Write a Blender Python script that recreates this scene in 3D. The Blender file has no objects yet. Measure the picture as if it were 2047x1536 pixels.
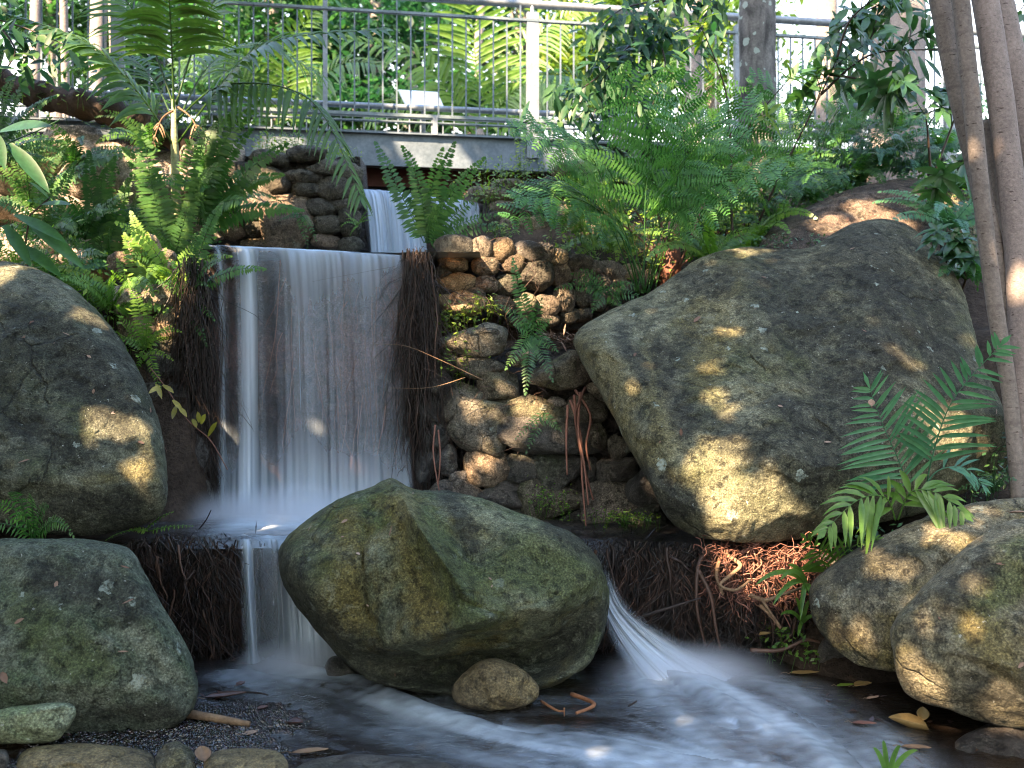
import bpy, math, random
from mathutils import Vector, noise
F = 1990.0; CX = 1023.5; CY = 768.0
PI = math.pi
sc = bpy.context.scene
col = sc.collection
UP = Vector((0, 0, 1))

def at(px, py, d):
    return Vector(((px - CX) / F * d, d, (CY - py) / F * d))

POOL = -1.32
def wp(px, py, z=POOL):
    return at(px, py, -z * F / (py - CY))

# ------------------------------------------------------------------ object helpers
ORG = {}
def tag(o, label=None, cat=None, group=None, kind=None):
    if label: o['label'] = label
    if cat: o['category'] = cat
    if group: o['group'] = group
    if kind: o['kind'] = kind
    return o

def empty(name, loc, label=None, cat=None, group=None):
    o = bpy.data.objects.new(name, None)
    o.empty_display_size = 0.1
    col.objects.link(o)
    o.location = loc
    ORG[o.name] = Vector(loc)
    return tag(o, label, cat, group)

class MB:
    """collects geometry in world coordinates, built as one mesh object"""
    def __init__(s):
        s.v = []; s.f = []; s.t = []; s.uv = None; s.extra = {}
    def vert(s, p, t=0.5):
        s.v.append((p[0], p[1], p[2])); s.t.append(t); return len(s.v) - 1
    def build(s, name, mat, parent=None, origin=None, smooth=True):
        if parent is not None: org = ORG[parent.name]
        elif origin is not None: org = Vector(origin)
        else:
            xs = [v[0] for v in s.v]; ys = [v[1] for v in s.v]; zs = [v[2] for v in s.v]
            org = Vector(((min(xs) + max(xs)) / 2, (min(ys) + max(ys)) / 2, min(zs)))
        m = bpy.data.meshes.new(name)
        ox, oy, oz = org
        m.from_pydata([(a - ox, b - oy, c - oz) for a, b, c in s.v], [], s.f)
        a = m.attributes.new('tint', 'FLOAT', 'POINT')
        a.data.foreach_set('value', s.t)
        for nm, vals in s.extra.items():
            x = m.attributes.new(nm, 'FLOAT', 'POINT'); x.data.foreach_set('value', vals)
        if s.uv is not None:
            ul = m.uv_layers.new(name='UVMap')
            vi = [0] * len(m.loops); m.loops.foreach_get('vertex_index', vi)
            flat = []
            for i in vi: flat.extend(s.uv[i])
            ul.data.foreach_set('uv', flat)
        if smooth:
            m.polygons.foreach_set('use_smooth', [True] * len(m.polygons))
        m.materials.append(mat)
        m.update()
        o = bpy.data.objects.new(name, m)
        col.objects.link(o)
        if parent is not None:
            o.parent = parent; ORG[o.name] = org
        else:
            o.location = org; ORG[o.name] = org
        return o
    # -- shapes
    def tube(s, pts, radii, sides=6, cap=True, tint=0.5):
        n = len(pts); pts = [Vector(p) for p in pts]
        if not hasattr(radii, '__len__'): radii = [radii] * n
        ref = None; rings = []
        for i in range(n):
            t = (pts[min(i + 1, n - 1)] - pts[max(i - 1, 0)])
            if t.length < 1e-9: t = Vector((0, 0, 1))
            t.normalize()
            if ref is None:
                ref = t.cross(Vector((0, 0, 1)))
                if ref.length < .05: ref = t.cross(Vector((1, 0, 0)))
            ref = (ref - t * ref.dot(t)).normalized()
            b = t.cross(ref)
            ring = []
            for k in range(sides):
                a = 2 * PI * k / sides
                ring.append(s.vert(pts[i] + (ref * math.cos(a) + b * math.sin(a)) * radii[i], tint))
            rings.append(ring)
        for i in range(n - 1):
            for k in range(sides):
                k2 = (k + 1) % sides
                s.f.append((rings[i][k], rings[i][k2], rings[i + 1][k2], rings[i + 1][k]))
        if cap:
            s.f.append(tuple(reversed(rings[0]))); s.f.append(tuple(rings[-1]))
    def box(s, c, ax, ay, az):
        """c centre, ax ay az half-axis vectors"""
        c = Vector(c); ids = []
        for k in (-1, 1):
            for j in (-1, 1):
                for i in (-1, 1):
                    ids.append(s.vert(c + Vector(ax) * i + Vector(ay) * j + Vector(az) * k))
        for q in ((0, 2, 3, 1), (4, 5, 7, 6), (0, 1, 5, 4), (2, 6, 7, 3), (0, 4, 6, 2), (1, 3, 7, 5)):
            s.f.append(tuple(ids[i] for i in q))
    def blade(s, b, d, n, L, W, segs=2, droop=0.0, fold=0.0, tint=0.5, peak=.4):
        """one leaf blade from b along d; n its upper side; widest at fraction peak"""
        side = d.cross(n)
        if side.length < 1e-6: side = d.orthogonal()
        side.normalize()
        nn = side.cross(d)
        prev = None
        for i in range(segs + 1):
            t = i / segs
            p = b + d * (L * t) + Vector((0, 0, -droop * L * t * t))
            if t >= .999:
                cur = (s.vert(p, tint),)
            else:
                if t < peak: w = W * (.28 + .72 * math.sin(t / peak * PI / 2))
                else: w = W * math.cos((t - peak) / (1 - peak) * PI / 2) ** .8
                if fold:
                    cur = (s.vert(p - side * w + nn * (fold * w), tint), s.vert(p, tint), s.vert(p + side * w + nn * (fold * w), tint))
                else:
                    cur = (s.vert(p - side * w, tint), s.vert(p + side * w, tint))
            if prev:
                if len(cur) == 1:
                    for k in range(len(prev) - 1): s.f.append((prev[k], prev[k + 1], cur[0]))
                else:
                    for k in range(len(cur) - 1): s.f.append((prev[k], prev[k + 1], cur[k + 1], cur[k]))
            prev = cur

def bez(p0, p1, p2, n):
    out = []
    for i in range(n + 1):
        t = i / n
        out.append(p0 * (1 - t) ** 2 + p1 * (2 * t * (1 - t)) + p2 * t * t)
    return out

def crom(pts, per=8, closed=False):
    """Catmull-Rom through 2-D or 3-D points"""
    P = [Vector(p) for p in pts]; n = len(P); out = []
    rng = range(n) if closed else range(n - 1)
    for i in rng:
        if closed: a, b, c, d = P[i - 1], P[i], P[(i + 1) % n], P[(i + 2) % n]
        else: a, b, c, d = P[max(i - 1, 0)], P[i], P[i + 1], P[min(i + 2, n - 1)]
        for k in range(per):
            t = k / per
            out.append(.5 * (2 * b + (c - a) * t + (2 * a - 5 * b + 4 * c - d) * t * t + (3 * b - a - 3 * c + d) * t ** 3))
    if not closed: out.append(P[-1])
    return out

# ------------------------------------------------------------------ materials
class NT:
    def __init__(s, name):
        s.m = bpy.data.materials.new(name); s.m.use_nodes = True
        s.t = s.m.node_tree; s.t.nodes.clear()
        s.out = s.n('ShaderNodeOutputMaterial')
    def n(s, typ, **kw):
        x = s.t.nodes.new(typ)
        for k, v in kw.items(): setattr(x, k, v)
        return x
    def put(s, sock, v):
        if isinstance(v, bpy.types.NodeSocket): s.t.links.new(v, sock)
        elif v is not None:
            if sock.type == 'RGBA' and len(v) == 3: v = (*v, 1)
            sock.default_value = v
    def pos(s, rnd=0.0, scale=(1, 1, 1)):
        g = s.n('ShaderNodeNewGeometry').outputs['Position']
        if rnd:
            oi = s.n('ShaderNodeObjectInfo').outputs['Random']
            a = s.n('ShaderNodeVectorMath', operation='MULTIPLY_ADD')
            c = s.n('ShaderNodeCombineXYZ')
            for i in range(3): s.put(c.inputs[i], oi)
            s.put(a.inputs[0], c.outputs[0]); s.put(a.inputs[1], (rnd, rnd * 1.7, rnd * .6)); s.put(a.inputs[2], g)
            g = a.outputs[0]
        if scale != (1, 1, 1):
            v = s.n('ShaderNodeVectorMath', operation='MULTIPLY')
            s.put(v.inputs[0], g); s.put(v.inputs[1], scale); g = v.outputs[0]
        return g
    def noise(s, vec, scale, detail=5, rough=.55, dist=0.0, colour=False):
        x = s.n('ShaderNodeTexNoise')
        s.put(x.inputs['Vector'], vec); s.put(x.inputs['Scale'], scale); s.put(x.inputs['Detail'], detail)
        s.put(x.inputs['Roughness'], rough); s.put(x.inputs['Distortion'], dist)
        return x.outputs['Color' if colour else 'Fac']
    def ramp(s, fac, stops):
        x = s.n('ShaderNodeValToRGB'); e = x.color_ramp.elements
        while len(e) < len(stops): e.new(.5)
        for k, (p, c) in enumerate(stops):
            e[k].position = p
            if not hasattr(c, '__len__'): c = (c, c, c)
            e[k].color = (*c[:3], 1)
        s.put(x.inputs[0], fac)
        return x.outputs[0]
    def math(s, op, a, b=None, clamp=False):
        x = s.n('ShaderNodeMath', operation=op, use_clamp=clamp)
        s.put(x.inputs[0], a)
        if b is not None: s.put(x.inputs[1], b)
        return x.outputs[0]
    def mix(s, fac, a, b, mode='MIX'):
        x = s.n('ShaderNodeMix', data_type='RGBA', blend_type=mode)
        s.put(x.inputs[0], fac); s.put(x.inputs[6], a); s.put(x.inputs[7], b)
        return x.outputs[2]
    def attr(s, name):
        return s.n('ShaderNodeAttribute', attribute_name=name).outputs['Fac']
    def bump(s, h, strength=.4, dist=.02, normal=None):
        x = s.n('ShaderNodeBump'); s.put(x.inputs['Strength'], strength); s.put(x.inputs['Distance'], dist)
        s.put(x.inputs['Height'], h)
        if normal is not None: s.put(x.inputs['Normal'], normal)
        return x.outputs[0]
    def bsdf(s, colour, rough=.8, spec=.3, normal=None, **kw):
        x = s.n('ShaderNodeBsdfPrincipled')
        s.put(x.inputs['Base Color'], colour); s.put(x.inputs['Roughness'], rough)
        s.put(x.inputs['Specular IOR Level'], spec)
        if normal is not None: s.put(x.inputs['Normal'], normal)
        for k, v in kw.items(): s.put(x.inputs[k], v)
        return x.outputs[0]
    def mixsh(s, fac, a, b):
        x = s.n('ShaderNodeMixShader'); s.put(x.inputs[0], fac); s.put(x.inputs[1], a); s.put(x.inputs[2], b)
        return x.outputs[0]
    def done(s, sh, vol=None):
        if sh is not None: s.t.links.new(sh, s.out.inputs['Surface'])
        if vol is not None: s.t.links.new(vol, s.out.inputs['Volume'])
        return s.m

def rock_mat(name, dark, mid, light, moss=(.055, .065, .018), moss_amt=.45, algae=None, lichen=.5, stain=.5, wet=0.0, fine=1.0, rnd=0.0, huevar=0.0, stain_col=None, crust=1.0):
    if name.endswith('boulder_rock'):
        dark, mid, light = [tuple(x * g for x, g in zip(q, (1.17, 1.14, 1.02))) for q in (dark, mid, light)]
    k = NT(name); p = k.pos(rnd)
    a = k.noise(p, 1.6, 8, .6, .3)
    c = k.ramp(a, [(.3, dark), (.48, mid), (.68, light)])
    # blotches of mineral colour
    b = k.noise(p, 7.0, 6, .65)
    c = k.mix(k.ramp(b, [(.42, 0), (.68, .55)]), c, light)
    if huevar:
        oi = k.n('ShaderNodeObjectInfo').outputs['Random']
        hv = k.ramp(oi, [(0, (.72, .66, .6)), (.25, (1.05, 1.0, .95)), (.5, (.8, .83, .86)), (.75, (1.25, 1.05, .8)), (1, (1.0, .86, .78))])
        c = k.mix(huevar, c, k.mix(1, c, hv, 'MULTIPLY'))
    # dark water stains running down
    if stain:
        pv = k.pos(rnd, (3.2, 3.2, .9))
        s_ = k.noise(pv, 1.3, 6, .62, .6)
        c = k.mix(k.ramp(s_, [(.47, 0), (.6, stain)]), c, stain_col or tuple(x * .42 for x in dark))
    # moss / algae film
    m1 = k.noise(p, 2.4, 8, .68, .5)
    mk = k.ramp(m1, [(.62 - .3 * moss_amt, 0), (.8 - .3 * moss_amt, min(1, .35 + moss_amt))])
    nz = k.n('ShaderNodeSeparateXYZ'); k.put(nz.inputs[0], k.n('ShaderNodeNewGeometry').outputs['Normal'])
    upm = k.ramp(nz.outputs[2], [(0.15, .55), (.75, 1)])
    c = k.mix(k.math('MULTIPLY', mk, upm), c, moss)
    if algae:
        al = k.noise(k.pos(rnd, (2.2, 2.2, 1.1)), 2.1, 7, .7, .4)
        c = k.mix(k.ramp(al, [(.5, 0), (.66, .75)]), c, algae)
    # dark zones and algae patches that belong to one particular rock
    zn = k.noise(p, 6.5, 9, .74, .4)
    for nm_, zc, zw in (('pale', tuple(x * 1.15 for x in light), .75), ('algae', algae or (.125, .108, .042), .8), ('green', (.060, .078, .022), .8), ('dark_zone', (.030, .031, .023), .92)):
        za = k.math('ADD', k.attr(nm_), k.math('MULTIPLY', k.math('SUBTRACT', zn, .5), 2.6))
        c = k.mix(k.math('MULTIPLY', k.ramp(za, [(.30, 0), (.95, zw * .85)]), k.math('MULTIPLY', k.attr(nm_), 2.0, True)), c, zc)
    # crusts, pits and hairline cracks
    cr = k.noise(p, 8.5, 12, .78, .2)
    big = k.ramp(k.noise(p, 1.9, 4, .6, .4), [(.40, .15), (.62, 1)])
    c = k.mix(k.math('MULTIPLY', k.ramp(cr, [(.53, 0), (.60, .48 * crust)]), big), c, k.mix(.5, light, (.20, .22, .17)))
    pt_ = k.noise(p, 19, 9, .74, .3)
    c = k.mix(k.ramp(pt_, [(.38, .55), (.44, 0)]), c, tuple(x * .38 for x in dark))
    wv_ = k.mix(.10, p, k.noise(p, 4, 6, .65, colour=True))
    ce = k.n('ShaderNodeTexVoronoi', feature='DISTANCE_TO_EDGE'); k.put(ce.inputs['Vector'], wv_); k.put(ce.inputs['Scale'], 2.1)
    ck = k.math('MULTIPLY', k.ramp(ce.outputs['Distance'], [(.0, 1), (.012, 0)]), k.ramp(k.noise(p, 1.7, 3, .5), [(.55, 0), (.62, 1)]))
    c = k.mix(k.math('MULTIPLY', ck, .5), c, tuple(x * .3 for x in dark))
    # mineral grain
    g = k.noise(p, 120 * fine, 3, .7)
    c = k.mix(.8, c, k.mix(1, c, k.ramp(g, [(.3, .3), (.5, 1.0), (.7, 2.3)]), 'MULTIPLY'))
    g2 = k.noise(p, 34 * fine, 5, .7)
    c = k.mix(.6, c, k.mix(1, c, k.ramp(g2, [(.32, .5), (.5, 1.0), (.7, 1.55)]), 'MULTIPLY'))
    # pale flecks and lichen rosettes
    if lichen:
        wv = k.mix(.06, p, k.noise(p, 30, 3, .6, colour=True))
        v = k.n('ShaderNodeTexVoronoi'); k.put(v.inputs['Vector'], wv); k.put(v.inputs['Scale'], 7.0)
        sep = k.n('ShaderNodeSeparateColor'); k.put(sep.inputs[0], v.outputs['Color'])
        rad = k.math('MULTIPLY', k.ramp(sep.outputs[0], [(.52, 0), (.58, .35), (1, 1)]), .23)
        d = k.math('SUBTRACT', rad, v.outputs['Distance'])
        lm = k.ramp(k.math('MULTIPLY', d, 14.0), [(0.05, 0), (.35, 1)])
        lm = k.math('MULTIPLY', lm, k.ramp(k.noise(p, 55, 3, .7), [(.36, 0), (.56, 1)]))
        c = k.mix(k.math('MULTIPLY', lm, lichen), c, (.34, .40, .33))
        v2 = k.n('ShaderNodeTexVoronoi'); k.put(v2.inputs['Vector'], wv); k.put(v2.inputs['Scale'], 42.0)
        sp2 = k.n('ShaderNodeSeparateColor'); k.put(sp2.inputs[0], v2.outputs['Color'])
        r2 = k.math('MULTIPLY', k.ramp(sp2.outputs[0], [(.8, 0), (1, 1)]), .22)
        l2 = k.ramp(k.math('MULTIPLY', k.math('SUBTRACT', r2, v2.outputs['Distance']), 12), [(.1, 0), (.5, 1)])
        c = k.mix(k.math('MULTIPLY', l2, lichen * .9), c, (.40, .42, .36))
    h = k.math('ADD', k.math('MULTIPLY', k.noise(p, 14, 8, .68), 1.0), k.math('MULTIPLY', k.noise(p, 70 * fine, 4, .7), .5))
    h = k.math('SUBTRACT', k.math('ADD', h, k.math('MULTIPLY', k.ramp(pt_, [(.38, 0), (.46, 1)]), .35)), k.math('MULTIPLY', ck, .8))
    nrm = k.bump(h, 1.0, .04)
    rough = .82 if not wet else k.ramp(k.noise(p, 9, 4, .6), [(.35, .82 - .62 * wet), (.65, .9 - .45 * wet)])
    return k.done(k.bsdf(c, rough, .25 + .4 * wet, nrm))

def leaf_mat(name, c0, c1, c2, trans=.35, rough=.38, spec=.45, tcol=None):
    k = NT(name)
    t = k.attr('tint')
    oi = k.n('ShaderNodeObjectInfo').outputs['Random']
    f = k.math('ADD', k.math('MULTIPLY', t, .75), k.math('MULTIPLY', oi, .25))
    c = k.ramp(f, [(.12, c0), (.5, c1), (.88, c2)])
    c = k.mix(.5, c, k.mix(1, c, k.ramp(k.noise(k.pos(), 26, 3, .6), [(.3, .6), (.7, 1.4)]), 'MULTIPLY'))
    p = k.bsdf(c, rough, spec)
    tr = k.n('ShaderNodeBsdfTranslucent')
    k.put(tr.inputs[0], k.mix(1, c, tcol or (1.3, 1.5, .7), 'MULTIPLY'))
    return k.done(k.mixsh(trans, p, tr.outputs[0]))

def bark_mat(name, c0, c1, spots=None, rings=0, scale=1.0, marks=0):
    k = NT(name); p = k.pos()
    a = k.noise(k.pos(0, (1, 1, .35)), 9 * scale, 7, .65, .4)
    c = k.ramp(a, [(.3, c0), (.68, c1)])
    c = k.mix(.6, c, k.mix(1, c, k.ramp(k.noise(p, 60, 4, .7), [(.3, .55), (.7, 1.4)]), 'MULTIPLY'))
    h = a
    if spots:
        wv = k.mix(.05, p, k.noise(p, 18, 3, .6, colour=True))
        v = k.n('ShaderNodeTexVoronoi'); k.put(v.inputs['Vector'], wv); k.put(v.inputs['Scale'], 12.0)
        sp = k.n('ShaderNodeSeparateColor'); k.put(sp.inputs[0], v.outputs['Color'])
        rad = k.math('MULTIPLY', k.ramp(sp.outputs[0], [(.12, 0), (1, 1)]), .46)
        lm = k.ramp(k.math('MULTIPLY', k.math('SUBTRACT', rad, v.outputs['Distance']), 9), [(.05, 0), (.4, 1)])
        c = k.mix(k.math('MULTIPLY', lm, .8), c, spots)
    if rings:
        w = k.n('ShaderNodeTexWave', wave_type='BANDS', bands_direction='Z'); k.put(w.inputs['Vector'], p); k.put(w.inputs['Scale'], rings)
        k.put(w.inputs['Distortion'], 2.0); k.put(w.inputs['Detail'], 2.0)
        c = k.mix(k.ramp(w.outputs['Fac'], [(.0, .3), (.04, 0)]), c, tuple(x * .45 for x in c0))
    if marks:
        m = k.noise(k.pos(0, (1, 1, 3.2)), 26, 2, .5)
        c = k.mix(k.ramp(m, [(.66, 0), (.72, .75)]), c, (.03, .02, .015))
    return k.done(k.bsdf(c, .8, .25, k.bump(k.math('ADD', h, k.noise(p, 70, 3, .6)), .5, .01)))

M = {}
M['boulder_centre'] = rock_mat('mossy_boulder_rock', (.038, .045, .034), (.080, .092, .058), (.155, .165, .11), (.056, .082, .020), .6, algae=(.135, .108, .028), lichen=.25, stain=.3)
M['boulder_big'] = rock_mat('weathered_boulder_rock', (.046, .050, .034), (.100, .104, .068), (.180, .175, .118), (.066, .076, .024), .42, algae=None, lichen=.85, stain=.75)
M['boulder_dark'] = rock_mat('dark_boulder_rock', (.038, .043, .033), (.076, .083, .060), (.145, .148, .108), (.048, .060, .022), .5, lichen=.8, stain=.5)  # darker grey-green rock tones
M['boulder_green'] = rock_mat('green_boulder_rock', (.046, .058, .044), (.086, .105, .080), (.145, .160, .125), (.055, .082, .034), .55, lichen=.7, stain=.2)
M['boulder_light'] = rock_mat('pale_green_rock', (.12, .14, .085), (.19, .215, .125), (.29, .32, .21), (.15, .19, .075), .5, lichen=.9, stain=.1)
M['boulder_brown'] = rock_mat('brown_boulder_rock', (.048, .047, .034), (.105, .100, .072), (.19, .174, .125), (.072, .074, .024), .34, algae=(.125, .105, .032), lichen=.6, stain=.35)
M['boulder_rear'] = rock_mat('dark_brown_rock', (.035, .028, .022), (.085, .066, .050), (.19, .135, .095), (.04, .04, .02), .2, lichen=.2, stain=.6)
M['cobble'] = rock_mat('wet_cobble_rock', (.06, .05, .032), (.155, .118, .052), (.23, .175, .075), (.085, .085, .028), .3, lichen=.15, stain=.3, wet=.45)
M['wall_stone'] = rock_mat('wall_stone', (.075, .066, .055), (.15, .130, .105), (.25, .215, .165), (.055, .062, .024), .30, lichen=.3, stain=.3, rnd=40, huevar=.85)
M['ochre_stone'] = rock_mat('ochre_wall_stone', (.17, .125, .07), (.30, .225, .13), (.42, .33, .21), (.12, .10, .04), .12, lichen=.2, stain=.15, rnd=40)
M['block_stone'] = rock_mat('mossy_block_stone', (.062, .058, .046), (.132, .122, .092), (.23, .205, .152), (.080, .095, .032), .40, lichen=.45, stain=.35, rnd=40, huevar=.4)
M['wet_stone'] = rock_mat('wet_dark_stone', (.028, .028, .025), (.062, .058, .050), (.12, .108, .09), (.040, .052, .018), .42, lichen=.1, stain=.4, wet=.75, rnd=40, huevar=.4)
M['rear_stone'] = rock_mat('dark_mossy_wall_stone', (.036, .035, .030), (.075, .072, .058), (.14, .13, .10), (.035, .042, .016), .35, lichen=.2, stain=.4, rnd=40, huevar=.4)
M['pale_stone'] = rock_mat('pale_bank_stone', (.20, .165, .13), (.36, .30, .24), (.52, .45, .37), (.12, .11, .05), .12, lichen=.2, stain=.25, rnd=40)
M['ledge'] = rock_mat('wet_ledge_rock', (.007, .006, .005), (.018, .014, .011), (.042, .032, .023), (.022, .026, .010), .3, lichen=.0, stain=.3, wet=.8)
M['weir'] = rock_mat('wet_weir_rock', (.014, .011, .011), (.050, .030, .025), (.17, .082, .06), (.03, .03, .014), .15, lichen=.12, stain=.6, wet=.8)  # red-brown raised to stand in for warm light on the wall

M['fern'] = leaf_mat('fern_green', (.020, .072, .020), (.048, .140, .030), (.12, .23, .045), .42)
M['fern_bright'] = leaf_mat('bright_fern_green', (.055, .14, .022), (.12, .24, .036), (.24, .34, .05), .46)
M['bracken'] = leaf_mat('bracken_green', (.024, .095, .024), (.060, .175, .036), (.13, .27, .05), .45, .35, .5)
M['palm'] = leaf_mat('palm_green', (.026, .068, .012), (.058, .13, .020), (.11, .19, .03), .42, .33, .5)
M['palm_blue'] = leaf_mat('seedling_palm_green', (.026, .095, .055), (.055, .165, .085), (.10, .23, .10), .32, .36, .5)
M['palm_fresh'] = leaf_mat('fresh_palm_green', (.045, .11, .018), (.085, .18, .03), (.16, .25, .045), .4)
M['bush'] = leaf_mat('glossy_leaf_green', (.016, .052, .022), (.034, .095, .034), (.065, .15, .045), .32, .3, .5)
M['lime'] = leaf_mat('lime_leaf', (.08, .15, .02), (.15, .24, .03), (.26, .33, .05), .45)
M['yellow'] = leaf_mat('yellow_leaf', (.20, .17, .03), (.33, .27, .05), (.45, .36, .08), .4)
M['canopy'] = leaf_mat('tree_leaf', (.010, .042, .022), (.026, .085, .036), (.07, .145, .045), .42, .4, .4, (1.0, 1.45, .8))
M['canopy_gold'] = leaf_mat('sun_tinted_leaf', (.04, .095, .022), (.10, .17, .035), (.24, .27, .055), .5, .45, .3)  # yellower, lighter copy of the tree leaf, sunlight put into its colour
M['dead_leaf'] = leaf_mat('dead_leaf', (.10, .055, .03), (.20, .12, .065), (.34, .23, .13), .15, .6, .3, (1, .9, .7))
M['dead_dark'] = leaf_mat('wet_dead_leaf', (.03, .014, .01), (.065, .03, .02), (.11, .055, .03), .08, .35, .5, (1, .8, .6))
M['dead_yellow'] = leaf_mat('yellow_dead_leaf', (.20, .13, .045), (.31, .21, .08), (.40, .32, .16), .25, .5, .3, (1, .9, .6))
M['litter'] = leaf_mat('leaf_litter', (.13, .075, .05), (.25, .17, .12), (.42, .32, .24), .1, .7, .2, (1, .9, .8))
M['root'] = leaf_mat('root_brown', (.012, .007, .005), (.032, .018, .012), (.085, .045, .028), .0, .55, .4)
M['root_red'] = leaf_mat('root_red', (.08, .032, .022), (.17, .075, .05), (.30, .15, .105), .0, .6, .3)
M['root_wet'] = leaf_mat('wet_root', (.004, .0035, .003), (.010, .007, .0055), (.030, .017, .012), .0, .3, .5)
M['stem'] = leaf_mat('plant_stem', (.04, .025, .012), (.08, .06, .02), (.14, .13, .03), .0, .5, .4)
M['rachis'] = leaf_mat('dark_stem', (.018, .010, .008), (.035, .022, .014), (.07, .045, .02), .0, .45, .4)
M['palm_trunk'] = bark_mat('palm_trunk_bark', (.20, .22, .10), (.42, .42, .24), rings=3)
M['lichen_bark'] = bark_mat('lichen_bark', (.022, .022, .022), (.17, .165, .155), (.30, .37, .33), scale=1.3)
M['grey_bark'] = bark_mat('grey_bark', (.13, .115, .105), (.26, .23, .21), None)
M['smooth_bark'] = bark_mat('smooth_bark', (.115, .098, .090), (.215, .185, .168), None, marks=1, scale=.5)
M['ringed_bark'] = bark_mat('ringed_smooth_bark', (.10, .088, .078), (.19, .168, .148), None, marks=1, scale=.5, rings=1.7)
M['log'] = bark_mat('rotten_log_bark', (.012, .009, .007), (.06, .04, .028))
M['twig'] = bark_mat('twig_bark', (.10, .06, .035), (.24, .16, .09))
M['dark_twig'] = bark_mat('dark_twig_bark', (.012, .010, .009), (.04, .03, .025))
M['orange_twig'] = bark_mat('orange_twig_bark', (.18, .075, .035), (.30, .135, .06))

def steel_mat(name, c0, c1, rough=.45, metal=.35):
    k = NT(name); p = k.pos()
    a = k.noise(p, 5, 6, .7); b = k.noise(p, 40, 3, .7)
    c = k.ramp(a, [(.35, c0), (.65, c1)])
    c = k.mix(.5, c, k.mix(1, c, k.ramp(b, [(.3, .75), (.7, 1.2)]), 'MULTIPLY'))
    return k.done(k.bsdf(c, rough, .5, k.bump(b, .1, .003), Metallic=metal))
M['steel'] = steel_mat('galvanised_steel', (.15, .18, .205), (.26, .295, .325))
M['steel_dark'] = steel_mat('weathered_steel', (.10, .135, .15), (.19, .235, .25))
M['rust'] = steel_mat('red_oxide_steel', (.07, .018, .012), (.14, .035, .022), .6, .1)
M['steel_mid'] = steel_mat('blue_grey_steel', (.085, .115, .14), (.16, .20, .235))
M['panel'] = steel_mat('white_panel', (.70, .70, .68), (.80, .80, .78), .35, 0)

def ground_mat():
    k = NT('forest_soil'); p = k.pos()
    a = k.noise(p, 3, 8, .7); b = k.noise(p, 45, 4, .7)
    c = k.ramp(a, [(.3, (.018, .013, .009)), (.5, (.045, .032, .022)), (.7, (.09, .065, .048))])
    c = k.mix(.7, c, k.mix(1, c, k.ramp(b, [(.3, .4), (.7, 1.7)]), 'MULTIPLY'))
    return k.done(k.bsdf(c, .9, .2, k.bump(k.math('ADD', a, b), .9, .03)))
M['soil'] = ground_mat()

def gravel_mat():
    k = NT('wet_gravel'); p = k.pos()
    v = k.n('ShaderNodeTexVoronoi'); k.put(v.inputs['Vector'], p); k.put(v.inputs['Scale'], 95.0)
    c = k.ramp(k.noise(p, 8, 6, .7), [(.35, (.016, .012, .010)), (.65, (.060, .048, .038))])
    c = k.mix(.5, c, k.mix(1, c, v.outputs['Color'], 'MULTIPLY'))
    return k.done(k.bsdf(c, k.ramp(k.noise(p, 14, 3, .6), [(.4, .04), (.65, .28)]), .9, k.bump(k.math('SUBTRACT', 1.0, v.outputs['Distance']), .8, .02)))
M['gravel'] = gravel_mat()

def fall_mat(name, opac, colr=(.58, .71, .82), fine=46.0, coarse=7.0):
    """silky falling water: streaks stretched down the sheet, clear between them"""
    k = NT(name)
    uv = k.n('ShaderNodeTexCoord').outputs['UV']
    def st(sx, sy):
        v = k.n('ShaderNodeVectorMath', operation='MULTIPLY'); k.put(v.inputs[0], uv); k.put(v.inputs[1], (sx, sy, 1)); return v.outputs[0]
    a = k.noise(st(coarse, .30), 1, 3, .5)
    b = k.noise(st(fine, .55), 1, 3, .6)
    d = k.attr('tint')
    s = k.math('ADD', k.math('MULTIPLY', k.ramp(a, [(.25, 0), (.78, 1)]), .36), k.math('MULTIPLY', k.ramp(b, [(.2, 0), (.85, 1)]), .16))
    s = k.math('MULTIPLY', k.math('ADD', s, .56), k.math('MULTIPLY', d, opac), True)
    df = k.n('ShaderNodeBsdfDiffuse'); k.put(df.inputs[0], colr)
    tl = k.n('ShaderNodeBsdfTranslucent'); k.put(tl.inputs[0], colr)
    gl = k.n('ShaderNodeBsdfGlossy'); k.put(gl.inputs[0], (.9, .95, 1)); k.put(gl.inputs['Roughness'], .35)
    k.put(gl.inputs['Normal'], k.bump(k.math('ADD', a, b), .5, .03))
    body = k.mixsh(.4, df.outputs[0], tl.outputs[0])
    body = k.mixsh(.12, body, gl.outputs[0])
    tr = k.n('ShaderNodeBsdfTransparent')
    return k.done(k.mixsh(s, tr.outputs[0], body))
M['fall_main'] = fall_mat('silky_fall_water', 1.0)
M['fall_up'] = fall_mat('upper_fall_water', 1.1, (.60, .74, .88), 60, 16)
M['chute'] = fall_mat('cascade_water', 1.0, (.62, .70, .76), 12, 4)
M['fall_low'] = fall_mat('lower_fall_water', 1.0, (.64, .75, .82), 50, 9)

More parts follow.
